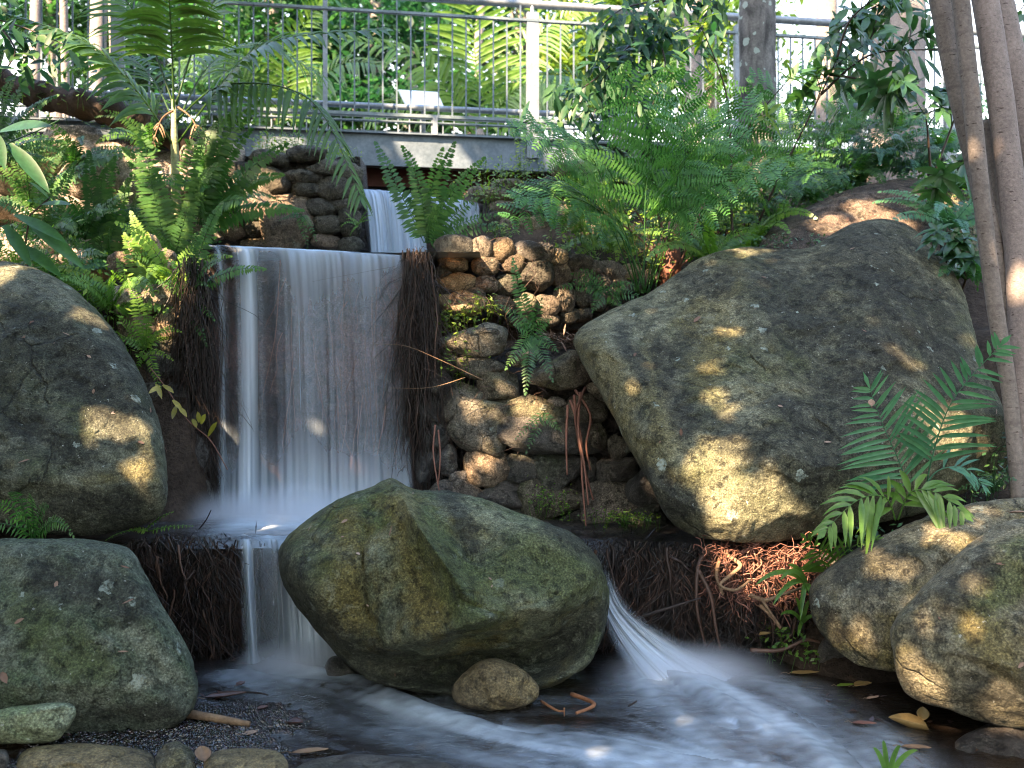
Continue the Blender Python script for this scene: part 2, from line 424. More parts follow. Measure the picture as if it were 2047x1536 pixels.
def pool_mat(name='stream_water_surface', uvflow=False):
    k = NT(name); p = k.pos()
    foam = k.attr('tint')
    f = k.math('MULTIPLY', foam, k.ramp(k.noise(p, 9, 4, .6), [(.25, .75), (.75, 1.15)]), True)
    r1 = k.noise(k.pos(0, (1, 1.6, 1)), 11, 4, .6, 1.2); r2 = k.noise(p, 34, 3, .6, .6)
    nrm = k.bump(k.math('ADD', r1, k.math('MULTIPLY', r2, .35)), .38, .035)
    gl = k.n('ShaderNodeBsdfGlossy'); k.put(gl.inputs[0], (1, 1, 1)); k.put(gl.inputs['Roughness'], .09); k.put(gl.inputs['Normal'], nrm)
    tr = k.n('ShaderNodeBsdfTransparent'); k.put(tr.inputs[0], (.42, .26, .15))
    bw = k.n('ShaderNodeBsdfDiffuse'); k.put(bw.inputs[0], (.022, .014, .009))
    under = k.mixsh(.45, tr.outputs[0], bw.outputs[0])
    fr = k.n('ShaderNodeFresnel'); k.put(fr.inputs[0], 1.38); k.put(fr.inputs['Normal'], nrm)
    clear = k.mixsh(k.math('MULTIPLY', fr.outputs[0], 1.25, True), under, gl.outputs[0])
    df = k.n('ShaderNodeBsdfDiffuse'); k.put(df.inputs[0], (.46, .535, .58))
    g2 = k.n('ShaderNodeBsdfGlossy'); k.put(g2.inputs[0], (.9, .95, 1)); k.put(g2.inputs['Roughness'], .3); k.put(g2.inputs['Normal'], nrm)
    white = k.mixsh(.25, df.outputs[0], g2.outputs[0])
    return k.done(k.mixsh(f, clear, white))
M['pool'] = pool_mat()

def mist_mat(dens):
    k = NT('falling_water_mist')
    tc = k.n('ShaderNodeTexCoord').outputs['Object']
    ln = k.n('ShaderNodeVectorMath', operation='LENGTH'); k.put(ln.inputs[0], tc)
    f = k.math('POWER', k.math('SUBTRACT', 1.0, ln.outputs['Value'], True), 1.7)
    d = k.math('MULTIPLY', f, dens)
    v = k.n('ShaderNodeVolumePrincipled'); k.put(v.inputs['Color'], (.95, .97, 1.0)); k.put(v.inputs['Density'], d); k.put(v.inputs['Anisotropy'], .2)
    return k.done(None, v.outputs[0])
# ------------------------------------------------------------------ terrain
def sstep(a, b, x):
    t = max(0.0, min(1.0, (x - a) / (b - a))); return t * t * (3 - 2 * t)
def gz(x, y):
    bed = -1.55; ys_ = max(0, min(1.2, x + .14)) * .36
    # the middle, stepped by the falls
    mid = bed + sstep(4.98, 5.06, y) * .70 + sstep(6.22, 6.32, y) * 1.55 + sstep(7.75, 7.9, y) * .65
    right = bed + sstep(3.9, 5.4, y) * .85 + sstep(5.4, 6.6, y) * 1.05 + sstep(6.6, 8.2, y) * .95 + sstep(8.2, 9.6, y) * .55
    wallr = bed + sstep(4.98, 5.06, y) * .70 + sstep(6.12, 6.25, y) * 1.12 + sstep(6.68 + ys_, 6.78 + ys_, y) * .55 + sstep(7.0, 8.4, y) * .75 + sstep(8.4, 9.6, y) * .3
    left = bed + sstep(3.8, 5.2, y) * .75 + sstep(5.6, 6.3, y) * 1.4 + sstep(7.45, 7.6, y) * 1.0
    wr = sstep(-.55, -.45, x); wr2 = sstep(1.05, 1.6, x); wl = 1 - sstep(-1.95, -1.75, x)
    z = mid * (1 - wr) + wallr * wr
    z = z * (1 - wr2) + right * wr2
    z = z * (1 - wl) + left * wl
    far = sstep(9.4, 11, y)
    z = z * (1 - far) + 1.85 * far
    side = sstep(3.2, 6.5, abs(x)) * (1 - far)
    z = z * (1 - side) + max(z, -0.2 + .28 * max(0, y - 4)) * side
    return z + .05 * noise.fractal(Vector((x * .9, y * .9, 3)), .8, 2, 4) * (1 - .6 * (y < 4.9))

def axis(spec):
    out = []
    for a, b, n in spec: out += [a + (b - a) * i / n for i in range(n)]
    out.append(spec[-1][1]); return out
mb = MB()
xs = axis([(-300, -30, 6), (-30, -6, 12), (-6, -3, 20), (-3, 3, 100), (3, 6, 20), (6, 30, 12), (30, 300, 6)])
ys = axis([(-60, 0, 8), (0, 3, 10), (3, 8.6, 120), (8.6, 12, 24), (12, 40, 14), (40, 400, 8)])
for y in ys:
    for x in xs: mb.vert((x, y, gz(x, y)))
W_ = len(xs)
for j in range(len(ys) - 1):
    for i in range(W_ - 1):
        mb.f.append((j * W_ + i, j * W_ + i + 1, (j + 1) * W_ + i + 1, (j + 1) * W_ + i))
tag(mb.build('ground', M['soil'], origin=(0, 0, 0)), kind='structure')

# ------------------------------------------------------------------ boulders
def seg_d(px, py, a, b):
    ax, ay = a; bx, by = b; dx, dy = bx - ax, by - ay
    L = dx * dx + dy * dy
    t = 0 if L == 0 else max(0, min(1, ((px - ax) * dx + (py - ay) * dy) / L))
    return math.hypot(px - ax - dx * t, py - ay - dy * t)

def boulder(name, outline, d0, front, back, mat, feats=(), tilt=0.0, tiltx=0.0, q=.62, amp=.03, seed=0, nt=200, nf=90, freq=1.7, centre=None, facet=.5, parent=None, zones=(), chip=.016, ncut=9):
    """a solid rock whose outline, seen from the path, runs through the given points; front/back are its half depths in metres"""
    P = [(p[0], p[1]) for p in crom([(x, y, 0) for x, y in outline], 6, True)]
    if centre: cx, cy = centre
    else:
        cx = (min(p[0] for p in P) + max(p[0] for p in P)) / 2; cy = (min(p[1] for p in P) + max(p[1] for p in P)) / 2
    rad = []
    for i in range(nt):
        th = 2 * PI * i / nt; ux, uy = math.cos(th), math.sin(th); best = 0
        for k in range(len(P)):
            x1, y1 = P[k - 1][0] - cx, P[k - 1][1] - cy; x2, y2 = P[k][0] - cx, P[k][1] - cy
            den = ux * (y2 - y1) - uy * (x2 - x1)
            if abs(den) < 1e-9: continue
            r = (x1 * (y2 - y1) - y1 * (x2 - x1)) / den
            u = (x1 * uy - y1 * ux) / den
            if r > 0 and -1e-6 <= u <= 1 + 1e-6: best = max(best, r)
        rad.append(best)
    mb = MB(); Z = {nm: [] for nm in ('pale', 'algae', 'green', 'dark_zone')}; off = Vector((seed * 7.3, seed * 3.1, seed * 5.7))
    c3 = at(cx, cy, d0 + (back - front) * .3)
    planes = []
    def base_pt(th_i, f):
        ph = PI * f; s = math.sin(ph) ** .92 if 0 < f < 1 else 0; c = math.cos(ph)
        x = cx + rad[th_i] * s * math.cos(2 * PI * th_i / nt); y = cy + rad[th_i] * s * math.sin(2 * PI * th_i / nt)
        dep = (1 if c > 0 else -1) * abs(c) ** q * (front if c > 0 else back)
        D = d0 + (tilt * (cy - y) + tiltx * (x - cx)) * d0 / F - dep
        if c > 0:
            fm = 1 - s ** 5
            for pl, a, r, p in feats:
                dd = min(seg_d(x, y, pl[i], pl[i + 1]) for i in range(len(pl) - 1)) if len(pl) > 1 else math.hypot(x - pl[0][0], y - pl[0][1])
                if dd < r * 4: D -= a * fm * math.exp(-(dd / r) ** p)
        return at(x, y, D), x, y, s
    def pt(th_i, f):
        w, x, y, s = base_pt(th_i, f)
        for n_, h_, _ in planes:
            t_ = (w - c3).dot(n_) - h_
            if t_ > 0: w = w - n_ * (t_ * .8)
        dirn = (w - c3).normalized()
        q_ = w * freq + off
        n = noise.fractal(q_, .85, 2.1, 6)
        if facet:
            v = noise.voronoi(w * freq * .9 + off)[0]
            n += facet * (min(.5, (v[1] - v[0])) - .25) * 1.6
        edge = .35 + .65 * (1 - s ** 8)
        w = w + dirn * (amp * n * edge)
        tq = 4.2 * noise.noise(w * 1.9 + off * 1.3) + 1.4 * noise.noise(w * 6.0 + off); fr_ = tq - math.floor(tq)
        w += dirn * chip * edge * (math.floor(tq) % 2 + (1 if math.floor(tq) % 2 == 0 else -1) * sstep(.72, .95, fr_) - .5)
        w += dirn * .004 * noise.noise(w * 28)
        for nm in Z:
            v = 0
            for zn, pl, r in zones:
                if zn == nm:
                    dd = min(seg_d(x, y, pl[i], pl[i + 1]) for i in range(len(pl) - 1)) if len(pl) > 1 else math.hypot(x - pl[0][0], y - pl[0][1])
                    v = max(v, 1.15 * math.exp(-(dd / (r * 1.15)) ** 1.7))
            Z[nm].append(v)
        return w
    rc = random.Random(seed * 13 + 5); planes = []
    for k in range(ncut):
        nrm_ = Vector((rc.uniform(-.8, .8), -1, rc.uniform(-.7, .8))).normalized()
        planes.append((nrm_, None, rc.uniform(.80, .93)))
    samp_ = [base_pt(i, j / 24)[0] - c3 for j in range(1, 16) for i in range(0, nt, max(1, nt // 40))]
    planes = [(n_, max(p.dot(n_) for p in samp_) * f_, f_) for n_, _, f_ in planes]
    poleF = mb.vert(pt(0, 0.0)); rings = []
    for j in range(1, nf):
        rings.append([mb.vert(pt(i, j / nf)) for i in range(nt)])
    poleB = mb.vert(pt(0, 1.0))
    for i in range(nt):
        i2 = (i + 1) % nt
        mb.f.append((poleF, rings[0][i2], rings[0][i])); mb.f.append((poleB, rings[-1][i], rings[-1][i2]))
        for j in range(nf - 2): mb.f.append((rings[j][i], rings[j][i2], rings[j + 1][i2], rings[j + 1][i]))
    if zones: mb.extra = Z
    return mb.build(name, mat, parent)

o = boulder('boulder', [(783, 955), (806, 966), (832, 979), (900, 986), (985, 1008), (1080, 1040), (1140, 1066), (1178, 1097), (1203, 1130), (1216, 1175), (1219, 1215), (1210, 1265), (1190, 1310), (1155, 1345), (1100, 1372), (1020, 1388), (940, 1395), (860, 1388), (795, 1374), (730, 1352), (680, 1318), (640, 1272), (600, 1218), (570, 1165), (560, 1125), (564, 1094), (583, 1066), (612, 1042), (650, 1016), (695, 991), (737, 975), (763, 962)],
    4.42, .36, .75, M['boulder_centre'],
    [([(783, 950), (835, 1050), (890, 1130), (930, 1190)], .23, 36, 1.0), ([(735, 1010), (722, 1100), (730, 1230)], -.05, 9, 1),
     ([(575, 1120), (650, 1265), (740, 1300), (900, 1262), (1010, 1222), (1110, 1215), (1195, 1150)], .17, 42, 1.3),
     ([(690, 1120)], .10, 90, 2), ([(650, 1345), (860, 1362), (1060, 1330), (1195, 1275)], -.5, 60, 1.7),
     ([(905, 1050), (960, 1160), (1010, 1215)], -.06, 30, 1), ([(1080, 1060), (1190, 1140)], .12, 28, 1.3), ([(690, 985), (740, 1000)], -.06, 25, 1.5),
     ([(890, 1140), (930, 1205), (1000, 1228)], -.035, 6, 1), ([(1000, 1228), (1120, 1190)], -.03, 6, 1)],
    tilt=.35, amp=.032, seed=1, nt=300, nf=150, freq=2.6, centre=(880, 1170), facet=.9, ncut=0, chip=.012,
    zones=[('algae', [(700, 1060), (690, 1220)], 50), ('algae', [(790, 1010), (830, 1140), (860, 1230)], 44), ('green', [(860, 1080), (960, 1210)], 60), ('green', [(1040, 1130), (1170, 1140)], 80), ('green', [(620, 1120)], 50),
           ('pale', [(800, 1000), (830, 1060)], 22), ('pale', [(1000, 1190), (1080, 1215)], 30), ('pale', [(930, 1010), (1080, 1070)], 24), ('dark_zone', [(900, 1000), (950, 1090)], 26), ('dark_zone', [(1100, 1050), (1200, 1120)], 26), ('dark_zone', [(570, 1130), (620, 1240), (700, 1320), (860, 1370), (1060, 1340), (1200, 1240)], 44)])
tag(o, 'big pointed mossy boulder standing in the stream in front of the lower fall', 'boulder')

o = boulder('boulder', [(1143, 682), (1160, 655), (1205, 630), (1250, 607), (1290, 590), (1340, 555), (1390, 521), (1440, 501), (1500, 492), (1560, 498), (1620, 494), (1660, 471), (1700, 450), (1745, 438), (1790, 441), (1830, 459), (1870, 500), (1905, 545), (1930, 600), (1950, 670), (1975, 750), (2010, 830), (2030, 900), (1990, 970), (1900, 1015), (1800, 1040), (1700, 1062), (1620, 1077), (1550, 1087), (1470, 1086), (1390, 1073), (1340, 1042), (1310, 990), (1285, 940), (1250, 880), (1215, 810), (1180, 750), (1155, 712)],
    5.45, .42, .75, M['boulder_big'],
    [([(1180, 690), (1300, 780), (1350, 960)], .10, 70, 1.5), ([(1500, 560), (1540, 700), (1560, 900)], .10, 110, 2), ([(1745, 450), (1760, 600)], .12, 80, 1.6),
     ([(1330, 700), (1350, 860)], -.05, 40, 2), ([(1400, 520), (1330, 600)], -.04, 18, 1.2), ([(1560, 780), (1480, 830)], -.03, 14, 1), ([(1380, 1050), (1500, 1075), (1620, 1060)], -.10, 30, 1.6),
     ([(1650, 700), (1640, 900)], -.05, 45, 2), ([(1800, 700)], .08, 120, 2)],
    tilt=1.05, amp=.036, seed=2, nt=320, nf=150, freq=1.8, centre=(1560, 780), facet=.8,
    zones=[('dark_zone', [(1560, 560), (1640, 640)], 95), ('dark_zone', [(1720, 480), (1780, 620), (1700, 800)], 130), ('dark_zone', [(1600, 850), (1660, 960)], 90), ('dark_zone', [(1310, 690), (1370, 850)], 26), ('dark_zone', [(1450, 870), (1540, 900)], 40), ('dark_zone', [(1380, 560), (1450, 560)], 30), ('dark_zone', [(1240, 660), (1290, 760)], 20), ('dark_zone', [(1290, 950), (1340, 1030)], 30), ('dark_zone', [(1850, 600), (1900, 760)], 60),
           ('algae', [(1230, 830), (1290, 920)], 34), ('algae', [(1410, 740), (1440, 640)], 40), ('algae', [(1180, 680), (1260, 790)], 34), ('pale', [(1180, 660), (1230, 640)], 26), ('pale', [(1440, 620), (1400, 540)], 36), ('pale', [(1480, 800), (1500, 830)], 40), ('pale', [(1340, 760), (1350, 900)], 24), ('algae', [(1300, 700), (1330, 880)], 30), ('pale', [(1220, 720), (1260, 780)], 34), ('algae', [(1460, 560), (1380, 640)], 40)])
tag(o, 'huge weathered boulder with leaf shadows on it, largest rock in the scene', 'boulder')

o = boulder('boulder', [(-90, 512), (0, 520), (60, 534), (120, 560), (170, 598), (215, 648), (252, 700), (287, 762), (312, 830), (329, 900), (336, 960), (330, 1012), (300, 1046), (240, 1063), (180, 1071), (100, 1069), (50, 1061), (0, 1056), (-120, 1050), (-240, 980), (-310, 850), (-290, 650), (-190, 545)],
    5.25, .45, .6, M['boulder_dark'],
    [([(0, 575), (110, 600), (200, 690)], .10, 45, 1.2), ([(60, 560), (150, 620)], .02, 30, 1), ([(60, 770), (190, 800), (300, 900)], .07, 60, 1.5), ([(50, 870), (200, 950), (290, 990)], -.05, 30, 1.3), ([(170, 950), (160, 1060)], -.03, 12, 1)],
    tilt=.75, amp=.034, seed=3, nt=240, nf=120, freq=1.9, facet=.8,
    zones=[('dark_zone', [(60, 640), (160, 720), (240, 800)], 70), ('dark_zone', [(40, 840), (160, 900)], 40), ('pale', [(0, 555), (110, 585)], 40), ('algae', [(200, 960), (280, 940)], 40), ('dark_zone', [(100, 1040), (250, 1050)], 30)])
tag(o, 'big rounded boulder with pale lichen spots at the left of the main fall', 'boulder')

o = boulder('boulder', [(-120, 1080), (0, 1076), (60, 1078), (130, 1077), (190, 1081), (240, 1091), (266, 1107), (287, 1142), (311, 1190), (341, 1241), (366, 1280), (384, 1322), (393, 1370), (386, 1412), (363, 1442), (310, 1466), (240, 1476), (160, 1480), (80, 1482), (0, 1482), (-160, 1475), (-300, 1410), (-350, 1270), (-290, 1130), (-220, 1092)],
    4.0, .34, .6, M['boulder_green'],
    [([(-100, 1438), (60, 1420), (150, 1405), (230, 1392), (300, 1372), (345, 1345), (372, 1330)], -.045, 10, 1), ([(150, 1392), (290, 1368)], .03, 20, 2), ([(60, 1385), (250, 1375)], -.04, 22, 1.5),
     ([(20, 1100), (230, 1105)], .07, 28, 1.5), ([(240, 1110), (340, 1280)], .07, 40, 1.5), ([(100, 1470), (330, 1450)], -.10, 26, 1.5)],
    zones=[('green', [(40, 1200), (180, 1330)], 60), ('pale', [(260, 1260), (330, 1330)], 20), ('dark_zone', [(80, 1150), (260, 1200)], 50), ('pale', [(250, 1380), (360, 1350)], 14), ('dark_zone', [(200, 1450), (370, 1430)], 26)],
    tilt=.4, amp=.018, seed=4, nt=260, nf=120, freq=1.9, facet=.3)
tag(o, 'smooth grey-green boulder with a groove along its foot, lower left by the pool', 'boulder')

o = boulder('boulder', [(1617, 1192), (1626, 1164), (1652, 1138), (1702, 1104), (1762, 1074), (1832, 1043), (1902, 1019), (1962, 1004), (2047, 994), (2140, 1000), (2190, 1090), (2150, 1250), (2000, 1335), (1850, 1347), (1790, 1342), (1722, 1331), (1682, 1306), (1645, 1270), (1624, 1232)],
    4.45, .33, .6, M['boulder_brown'],
    [([(1690, 1180), (1800, 1165), (1930, 1060)], .07, 30, 1.2), ([(1700, 1200), (1740, 1290)], -.07, 28, 1.4), ([(1690, 1260), (1720, 1310)], .05, 20, 1.5), ([(1750, 1120), (1900, 1060)], -.02, 20, 1.5)],
    zones=[('dark_zone', [(1700, 1140), (1800, 1120)], 40), ('pale', [(1780, 1080), (1960, 1030)], 20), ('dark_zone', [(1640, 1200), (1660, 1270)], 30)],
    tilt=.6, amp=.026, seed=5, nt=220, nf=110, freq=2.0)
tag(o, 'brown sloping boulder on the right bank with a hollow in its left end', 'boulder')

o = boulder('boulder', [(1780, 1268), (1791, 1238), (1822, 1198), (1852, 1163), (1902, 1118), (1962, 1072), (2047, 1036), (2130, 1030), (2240, 1130), (2280, 1290), (2200, 1430), (2047, 1452), (1960, 1442), (1892, 1416), (1832, 1401), (1801, 1370), (1788, 1320)],
    3.9, .30, .6, M['boulder_brown'],
    [([(1800, 1250), (1900, 1290), (2047, 1240)], .05, 40, 1.4), ([(1925, 1312), (2000, 1345), (2060, 1395)], -.09, 22, 1.2), ([(1930, 1300), (2060, 1330)], .04, 14, 1.2), ([(1840, 1380), (1980, 1430)], -.06, 30, 1.6), ([(1870, 1180), (1960, 1110)], .03, 26, 1.2)],
    zones=[('algae', [(1960, 1230), (2020, 1300)], 50), ('green', [(2000, 1180), (2047, 1120)], 50), ('dark_zone', [(1960, 1400), (2047, 1420)], 40), ('dark_zone', [(1900, 1180), (1960, 1130)], 36)],
    tilt=.5, amp=.026, seed=6, nt=220, nf=110, freq=2.1)
tag(o, 'mossy brown boulder with a dark cleft, nearest rock on the right bank', 'boulder')

o = boulder('boulder', [(1515, 500), (1545, 452), (1602, 420), (1682, 385), (1750, 366), (1812, 356), (1850, 362), (1885, 385), (1900, 420), (1890, 520), (1800, 580), (1600, 590), (1530, 560)],
    6.9, .4, .5, M['boulder_rear'], [([(1600, 440), (1760, 385), (1860, 390)], .10, 30, 1.5)], tilt=1.5, amp=.025, seed=7, nt=150, nf=70)
tag(o, 'dark brown flat-topped boulder behind the huge boulder, under the shrubs', 'boulder')
o = boulder('boulder', [(1838, 400), (1870, 368), (1915, 365), (1950, 385), (1975, 430), (1960, 520), (1880, 560), (1840, 480)],
    7.1, .3, .4, M['boulder_brown'], (), tilt=1.0, amp=.03, seed=8, nt=110, nf=50)
tag(o, 'small brown boulder just left of the slender trunks', 'boulder')
o = boulder('cobble', [(903, 1382), (914, 1360), (945, 1331), (972, 1319), (1000, 1320), (1040, 1336), (1070, 1360), (1079, 1382), (1068, 1403), (1020, 1420), (960, 1420), (915, 1406)],
    4.06, .14, .2, M['cobble'], (), tilt=.4, amp=.012, seed=9, nt=130, nf=70, freq=4)
tag(o, 'small round ochre rock in the water in front of the pointed boulder', 'rock')
o = boulder('wet_rock', [(650, 1332), (660, 1315), (680, 1312), (700, 1330), (712, 1352), (700, 1370), (670, 1366), (653, 1352)],
    4.5, .1, .12, M['wet_stone'], (), amp=.008, seed=10, nt=70, nf=36, freq=6)
tag(o, 'little dark wet rock under the left flank of the pointed boulder', 'rock')
o = boulder('rock', [(-60, 1430), (0, 1418), (60, 1412), (120, 1405), (147, 1412), (148, 1432), (132, 1462), (110, 1482), (50, 1486), (0, 1487), (-70, 1480)],
    3.58, .1, .2, M['boulder_light'], [([(40, 1440), (110, 1430)], .03, 16, 1.5)], tilt=.3, amp=.008, seed=11, nt=110, nf=50, freq=4)
tag(o, 'pale lime-green rock tucked under the grey-green boulder', 'rock')
o = boulder('rock', [(36, 1520), (60, 1496), (130, 1488), (215, 1488), (290, 1500), (312, 1518), (300, 1560), (180, 1580), (50, 1570)],
    3.44, .12, .14, M['cobble'], (), tilt=1.5, amp=.014, seed=12, nt=110, nf=50, freq=5)
tag(o, 'flat ochre rock at the near edge of the pool below the grey-green boulder', 'rock')
o = boulder('rock', [(408, 1528), (430, 1504), (480, 1496), (540, 1498), (570, 1515), (572, 1545), (500, 1575), (420, 1565)],
    3.42, .1, .14, M['cobble'], (), tilt=1.5, amp=.012, seed=13, nt=100, nf=46, freq=5)
tag(o, 'flat mottled ochre rock at the near edge of the pool beside a curled leaf', 'rock')
o = boulder('rock', [(305, 1530), (320, 1500), (350, 1484), (385, 1500), (392, 1530), (380, 1570), (320, 1570)],
    3.46, .1, .14, M['boulder_brown'], (), tilt=1.2, amp=.012, seed=14, nt=80, nf=40, freq=5)
tag(o, 'small reddish rock between the two flat ochre rocks at the pool edge', 'rock')
o = boulder('rock', [(580, 1545), (620, 1522), (700, 1508), (790, 1510), (870, 1520), (905, 1535), (900, 1570), (700, 1590), (600, 1575)],
    3.40, .12, .14, M['wet_stone'], (), tilt=2.0, amp=.016, seed=15, nt=110, nf=46, freq=5)
tag(o, 'low black wet rock breaking the water in the middle of the near edge', 'rock')
o = boulder('rock', [(-30, 1520), (0, 1500), (15, 1505), (18, 1530), (10, 1560), (-30, 1560)], 3.44, .08, .1, M['wet_stone'], (), amp=.01, seed=16, nt=50, nf=26, freq=5)
tag(o, 'sliver of dark rock in the lower left corner', 'rock')
o = boulder('rock', [(1640, 1290), (1665, 1270), (1700, 1290), (1705, 1320), (1680, 1335), (1640, 1330)], 4.62, .1, .12, M['wet_stone'], (), amp=.01, seed=17, nt=50, nf=26, freq=5)
tag(o, 'dark wet rock in the gap under the brown sloping boulder', 'rock')

# dark earth bank, lower right corner, under the nearest boulder
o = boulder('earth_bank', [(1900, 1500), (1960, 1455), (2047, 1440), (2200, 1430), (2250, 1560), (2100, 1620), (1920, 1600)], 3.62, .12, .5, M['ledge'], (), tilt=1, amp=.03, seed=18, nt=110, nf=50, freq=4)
tag(o, kind='structure')

# ------------------------------------------------------------------ rock ledge under the main fall and the weir behind it
def slab_face(name, x0, x1, y, z0, z1, depth, mat, amp, seed, nx=160, nz=50, bulge=0.0, skew=None):
    """front face and top of a bank, rough; skew(x) gives the front's y"""
    mb = MB(); rows = []
    for j in range(nz + 1):
        t = j / nz; r = []
        for i in range(nx + 1):
            x = x0 + (x1 - x0) * i / nx
            yy = y if skew is None else skew(x)
            if t <= .7:
                u = t / .7; p = Vector((x, yy - bulge * math.sin(PI * u), z0 + (z1 - z0) * u))
                if u > .85: p.y += .05 * ((u - .85) / .15) ** 2
            else:
                u = (t - .7) / .3; p = Vector((x, yy + .05 + depth * u, z1 + .01 * u))
            n = noise.fractal(Vector((p.x * 5 + seed, p.y * 5, p.z * 3.2)), .8, 2.1, 5)
            if t <= .7: p.y -= amp * n
            else: p.z += amp * .45 * n * (1 - u)
            r.append(mb.vert(p))
        rows.append(r)
    for j in range(nz):
        for i in range(nx): mb.f.append((rows[j][i], rows[j][i + 1], rows[j + 1][i + 1], rows[j + 1][i]))
    return mb.build(name, mat)
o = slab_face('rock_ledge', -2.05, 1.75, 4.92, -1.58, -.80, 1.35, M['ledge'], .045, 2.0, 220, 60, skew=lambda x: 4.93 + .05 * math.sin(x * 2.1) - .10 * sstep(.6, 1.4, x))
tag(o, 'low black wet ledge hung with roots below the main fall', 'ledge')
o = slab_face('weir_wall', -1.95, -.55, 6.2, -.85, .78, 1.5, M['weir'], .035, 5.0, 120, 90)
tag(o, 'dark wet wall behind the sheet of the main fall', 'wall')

# ------------------------------------------------------------------ stones
def stone_mesh(seed, boxy=.55, n=26):
    r = random.Random(seed); off = Vector((r.random() * 50, r.random() * 50, r.random() * 50))
    V = []; Fc = []
    e = 1 - .45 * boxy
    def sg(v, p): return math.copysign(abs(v) ** p, v)
    m = n // 2
    cuts = []
    for k in range(r.randint(2, 4) + (6 if boxy > .8 else 0)):
        d = Vector((r.uniform(-1, 1), r.uniform(-1, 1), r.uniform(-1, 1))).normalized(); cuts.append((d, r.uniform(.62, .88)))
    for j in range(m + 1):
        ph = PI * j / m
        for i in range(n):
            th = 2 * PI * i / n
            p = Vector((sg(math.sin(ph), e) * sg(math.cos(th), e), sg(math.sin(ph), e) * sg(math.sin(th), e), sg(math.cos(ph), e)))
            for d, c in cuts:
                t = p.dot(d)
                if t > c: p -= d * ((t - c) * (.95 if boxy > .8 else .75))
            p *= 1 + .16 * noise.fractal(p * 1.1 + off, .8, 2, 4) + .02 * noise.noise(p * 6 + off)
            V.append(p)
    for j in range(m):
        for i in range(n):
            i2 = (i + 1) % n
            Fc.append((j * n + i, (j + 1) * n + i, (j + 1) * n + i2, j * n + i2))
    me = bpy.data.meshes.new('stone'); me.from_pydata(V, [], Fc)
    me.polygons.foreach_set('use_smooth', [True] * len(me.polygons)); me.update()
    return me
ROUND = [stone_mesh(i, .35) for i in range(8)]
BLOCK = [stone_mesh(20 + i, .95) for i in range(8)]
MESHMAT = {}
def stone(parent, px, py, w, h, d, mat, rot=0, kind='round', thick=None, r=random.Random(5), label=None):
    base = r.choice(ROUND if kind == 'round' else BLOCK)
    key = (base.name, mat)
    if key not in MESHMAT:
        me = base.copy(); me.materials.clear(); me.materials.append(M[mat]); MESHMAT[key] = me
    o = bpy.data.objects.new('stone', MESHMAT[key]); col.objects.link(o)
    o.parent = parent
    o.location = at(px, py, d) - ORG[parent.name]
    k = d / F * .5 * (1.17 if kind == 'block' else 1.08)
    t = thick or (w + h) * .42
    o.scale = (w * k, t * k, h * k)
    o.rotation_euler = (r.uniform(-.15, .15), math.radians(rot), r.choice((0, PI)) + r.uniform(-.12, .12))
    if label: o['label'] = label
    return o
def filler(name, pts, d0, d1, mat, seed, label=None):
    """dark packed earth between and behind the stones, inside the pixel quad pts (tl, tr, br, bl)"""
    pass

def wall(label, base, rows):
    w = empty('dry_stone_wall', base, label, 'stone wall')
    return w
def earth_core(parent, pts, d, thick, seed):
    """rough packed-earth core of a wall: a closed slab"""
    mb = MB(); tl, tr, br, bl = pts; nx, nz = 40, 30; fr = []
    for side, dd in ((0, 0), (1, thick)):
        g = []
        for j in range(nz + 1):
            v = j / nz; row = []
            for i in range(nx + 1):
                u = i / nx
                x = (tl[0] * (1 - u) + tr[0] * u) * (1 - v) + (bl[0] * (1 - u) + br[0] * u) * v
                y = (tl[1] * (1 - u) + tr[1] * u) * (1 - v) + (bl[1] * (1 - u) + br[1] * u) * v
                D = (d[0] * (1 - u) + d[1] * u) * (1 - v) + (d[3] * (1 - u) + d[2] * u) * v
                p = at(x, y, D); p.y += dd
                n = noise.fractal(p * 6 + Vector((seed, 0, 0)), .8, 2, 4)
                if side == 0: p.y -= .04 * n
                p.z += .03 * n * (1 - v)
                row.append(mb.vert(p))
            g.append(row)
        for j in range(nz):
            for i in range(nx):
                q = (g[j][i], g[j][i + 1], g[j + 1][i + 1], g[j + 1][i])
                mb.f.append(q if side else tuple(reversed(q)))
        fr.append(g)
    a, b = fr
    for j in range(nz):
        mb.f.append((a[j][0], a[j + 1][0], b[j + 1][0], b[j][0])); mb.f.append((a[j][nx], b[j][nx], b[j + 1][nx], a[j + 1][nx]))
    for i in range(nx):
        mb.f.append((a[0][i], b[0][i], b[0][i + 1], a[0][i + 1])); mb.f.append((a[nz][i], a[nz][i + 1], b[nz][i + 1], b[nz][i]))
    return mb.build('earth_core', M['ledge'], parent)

RR = random.Random(11)
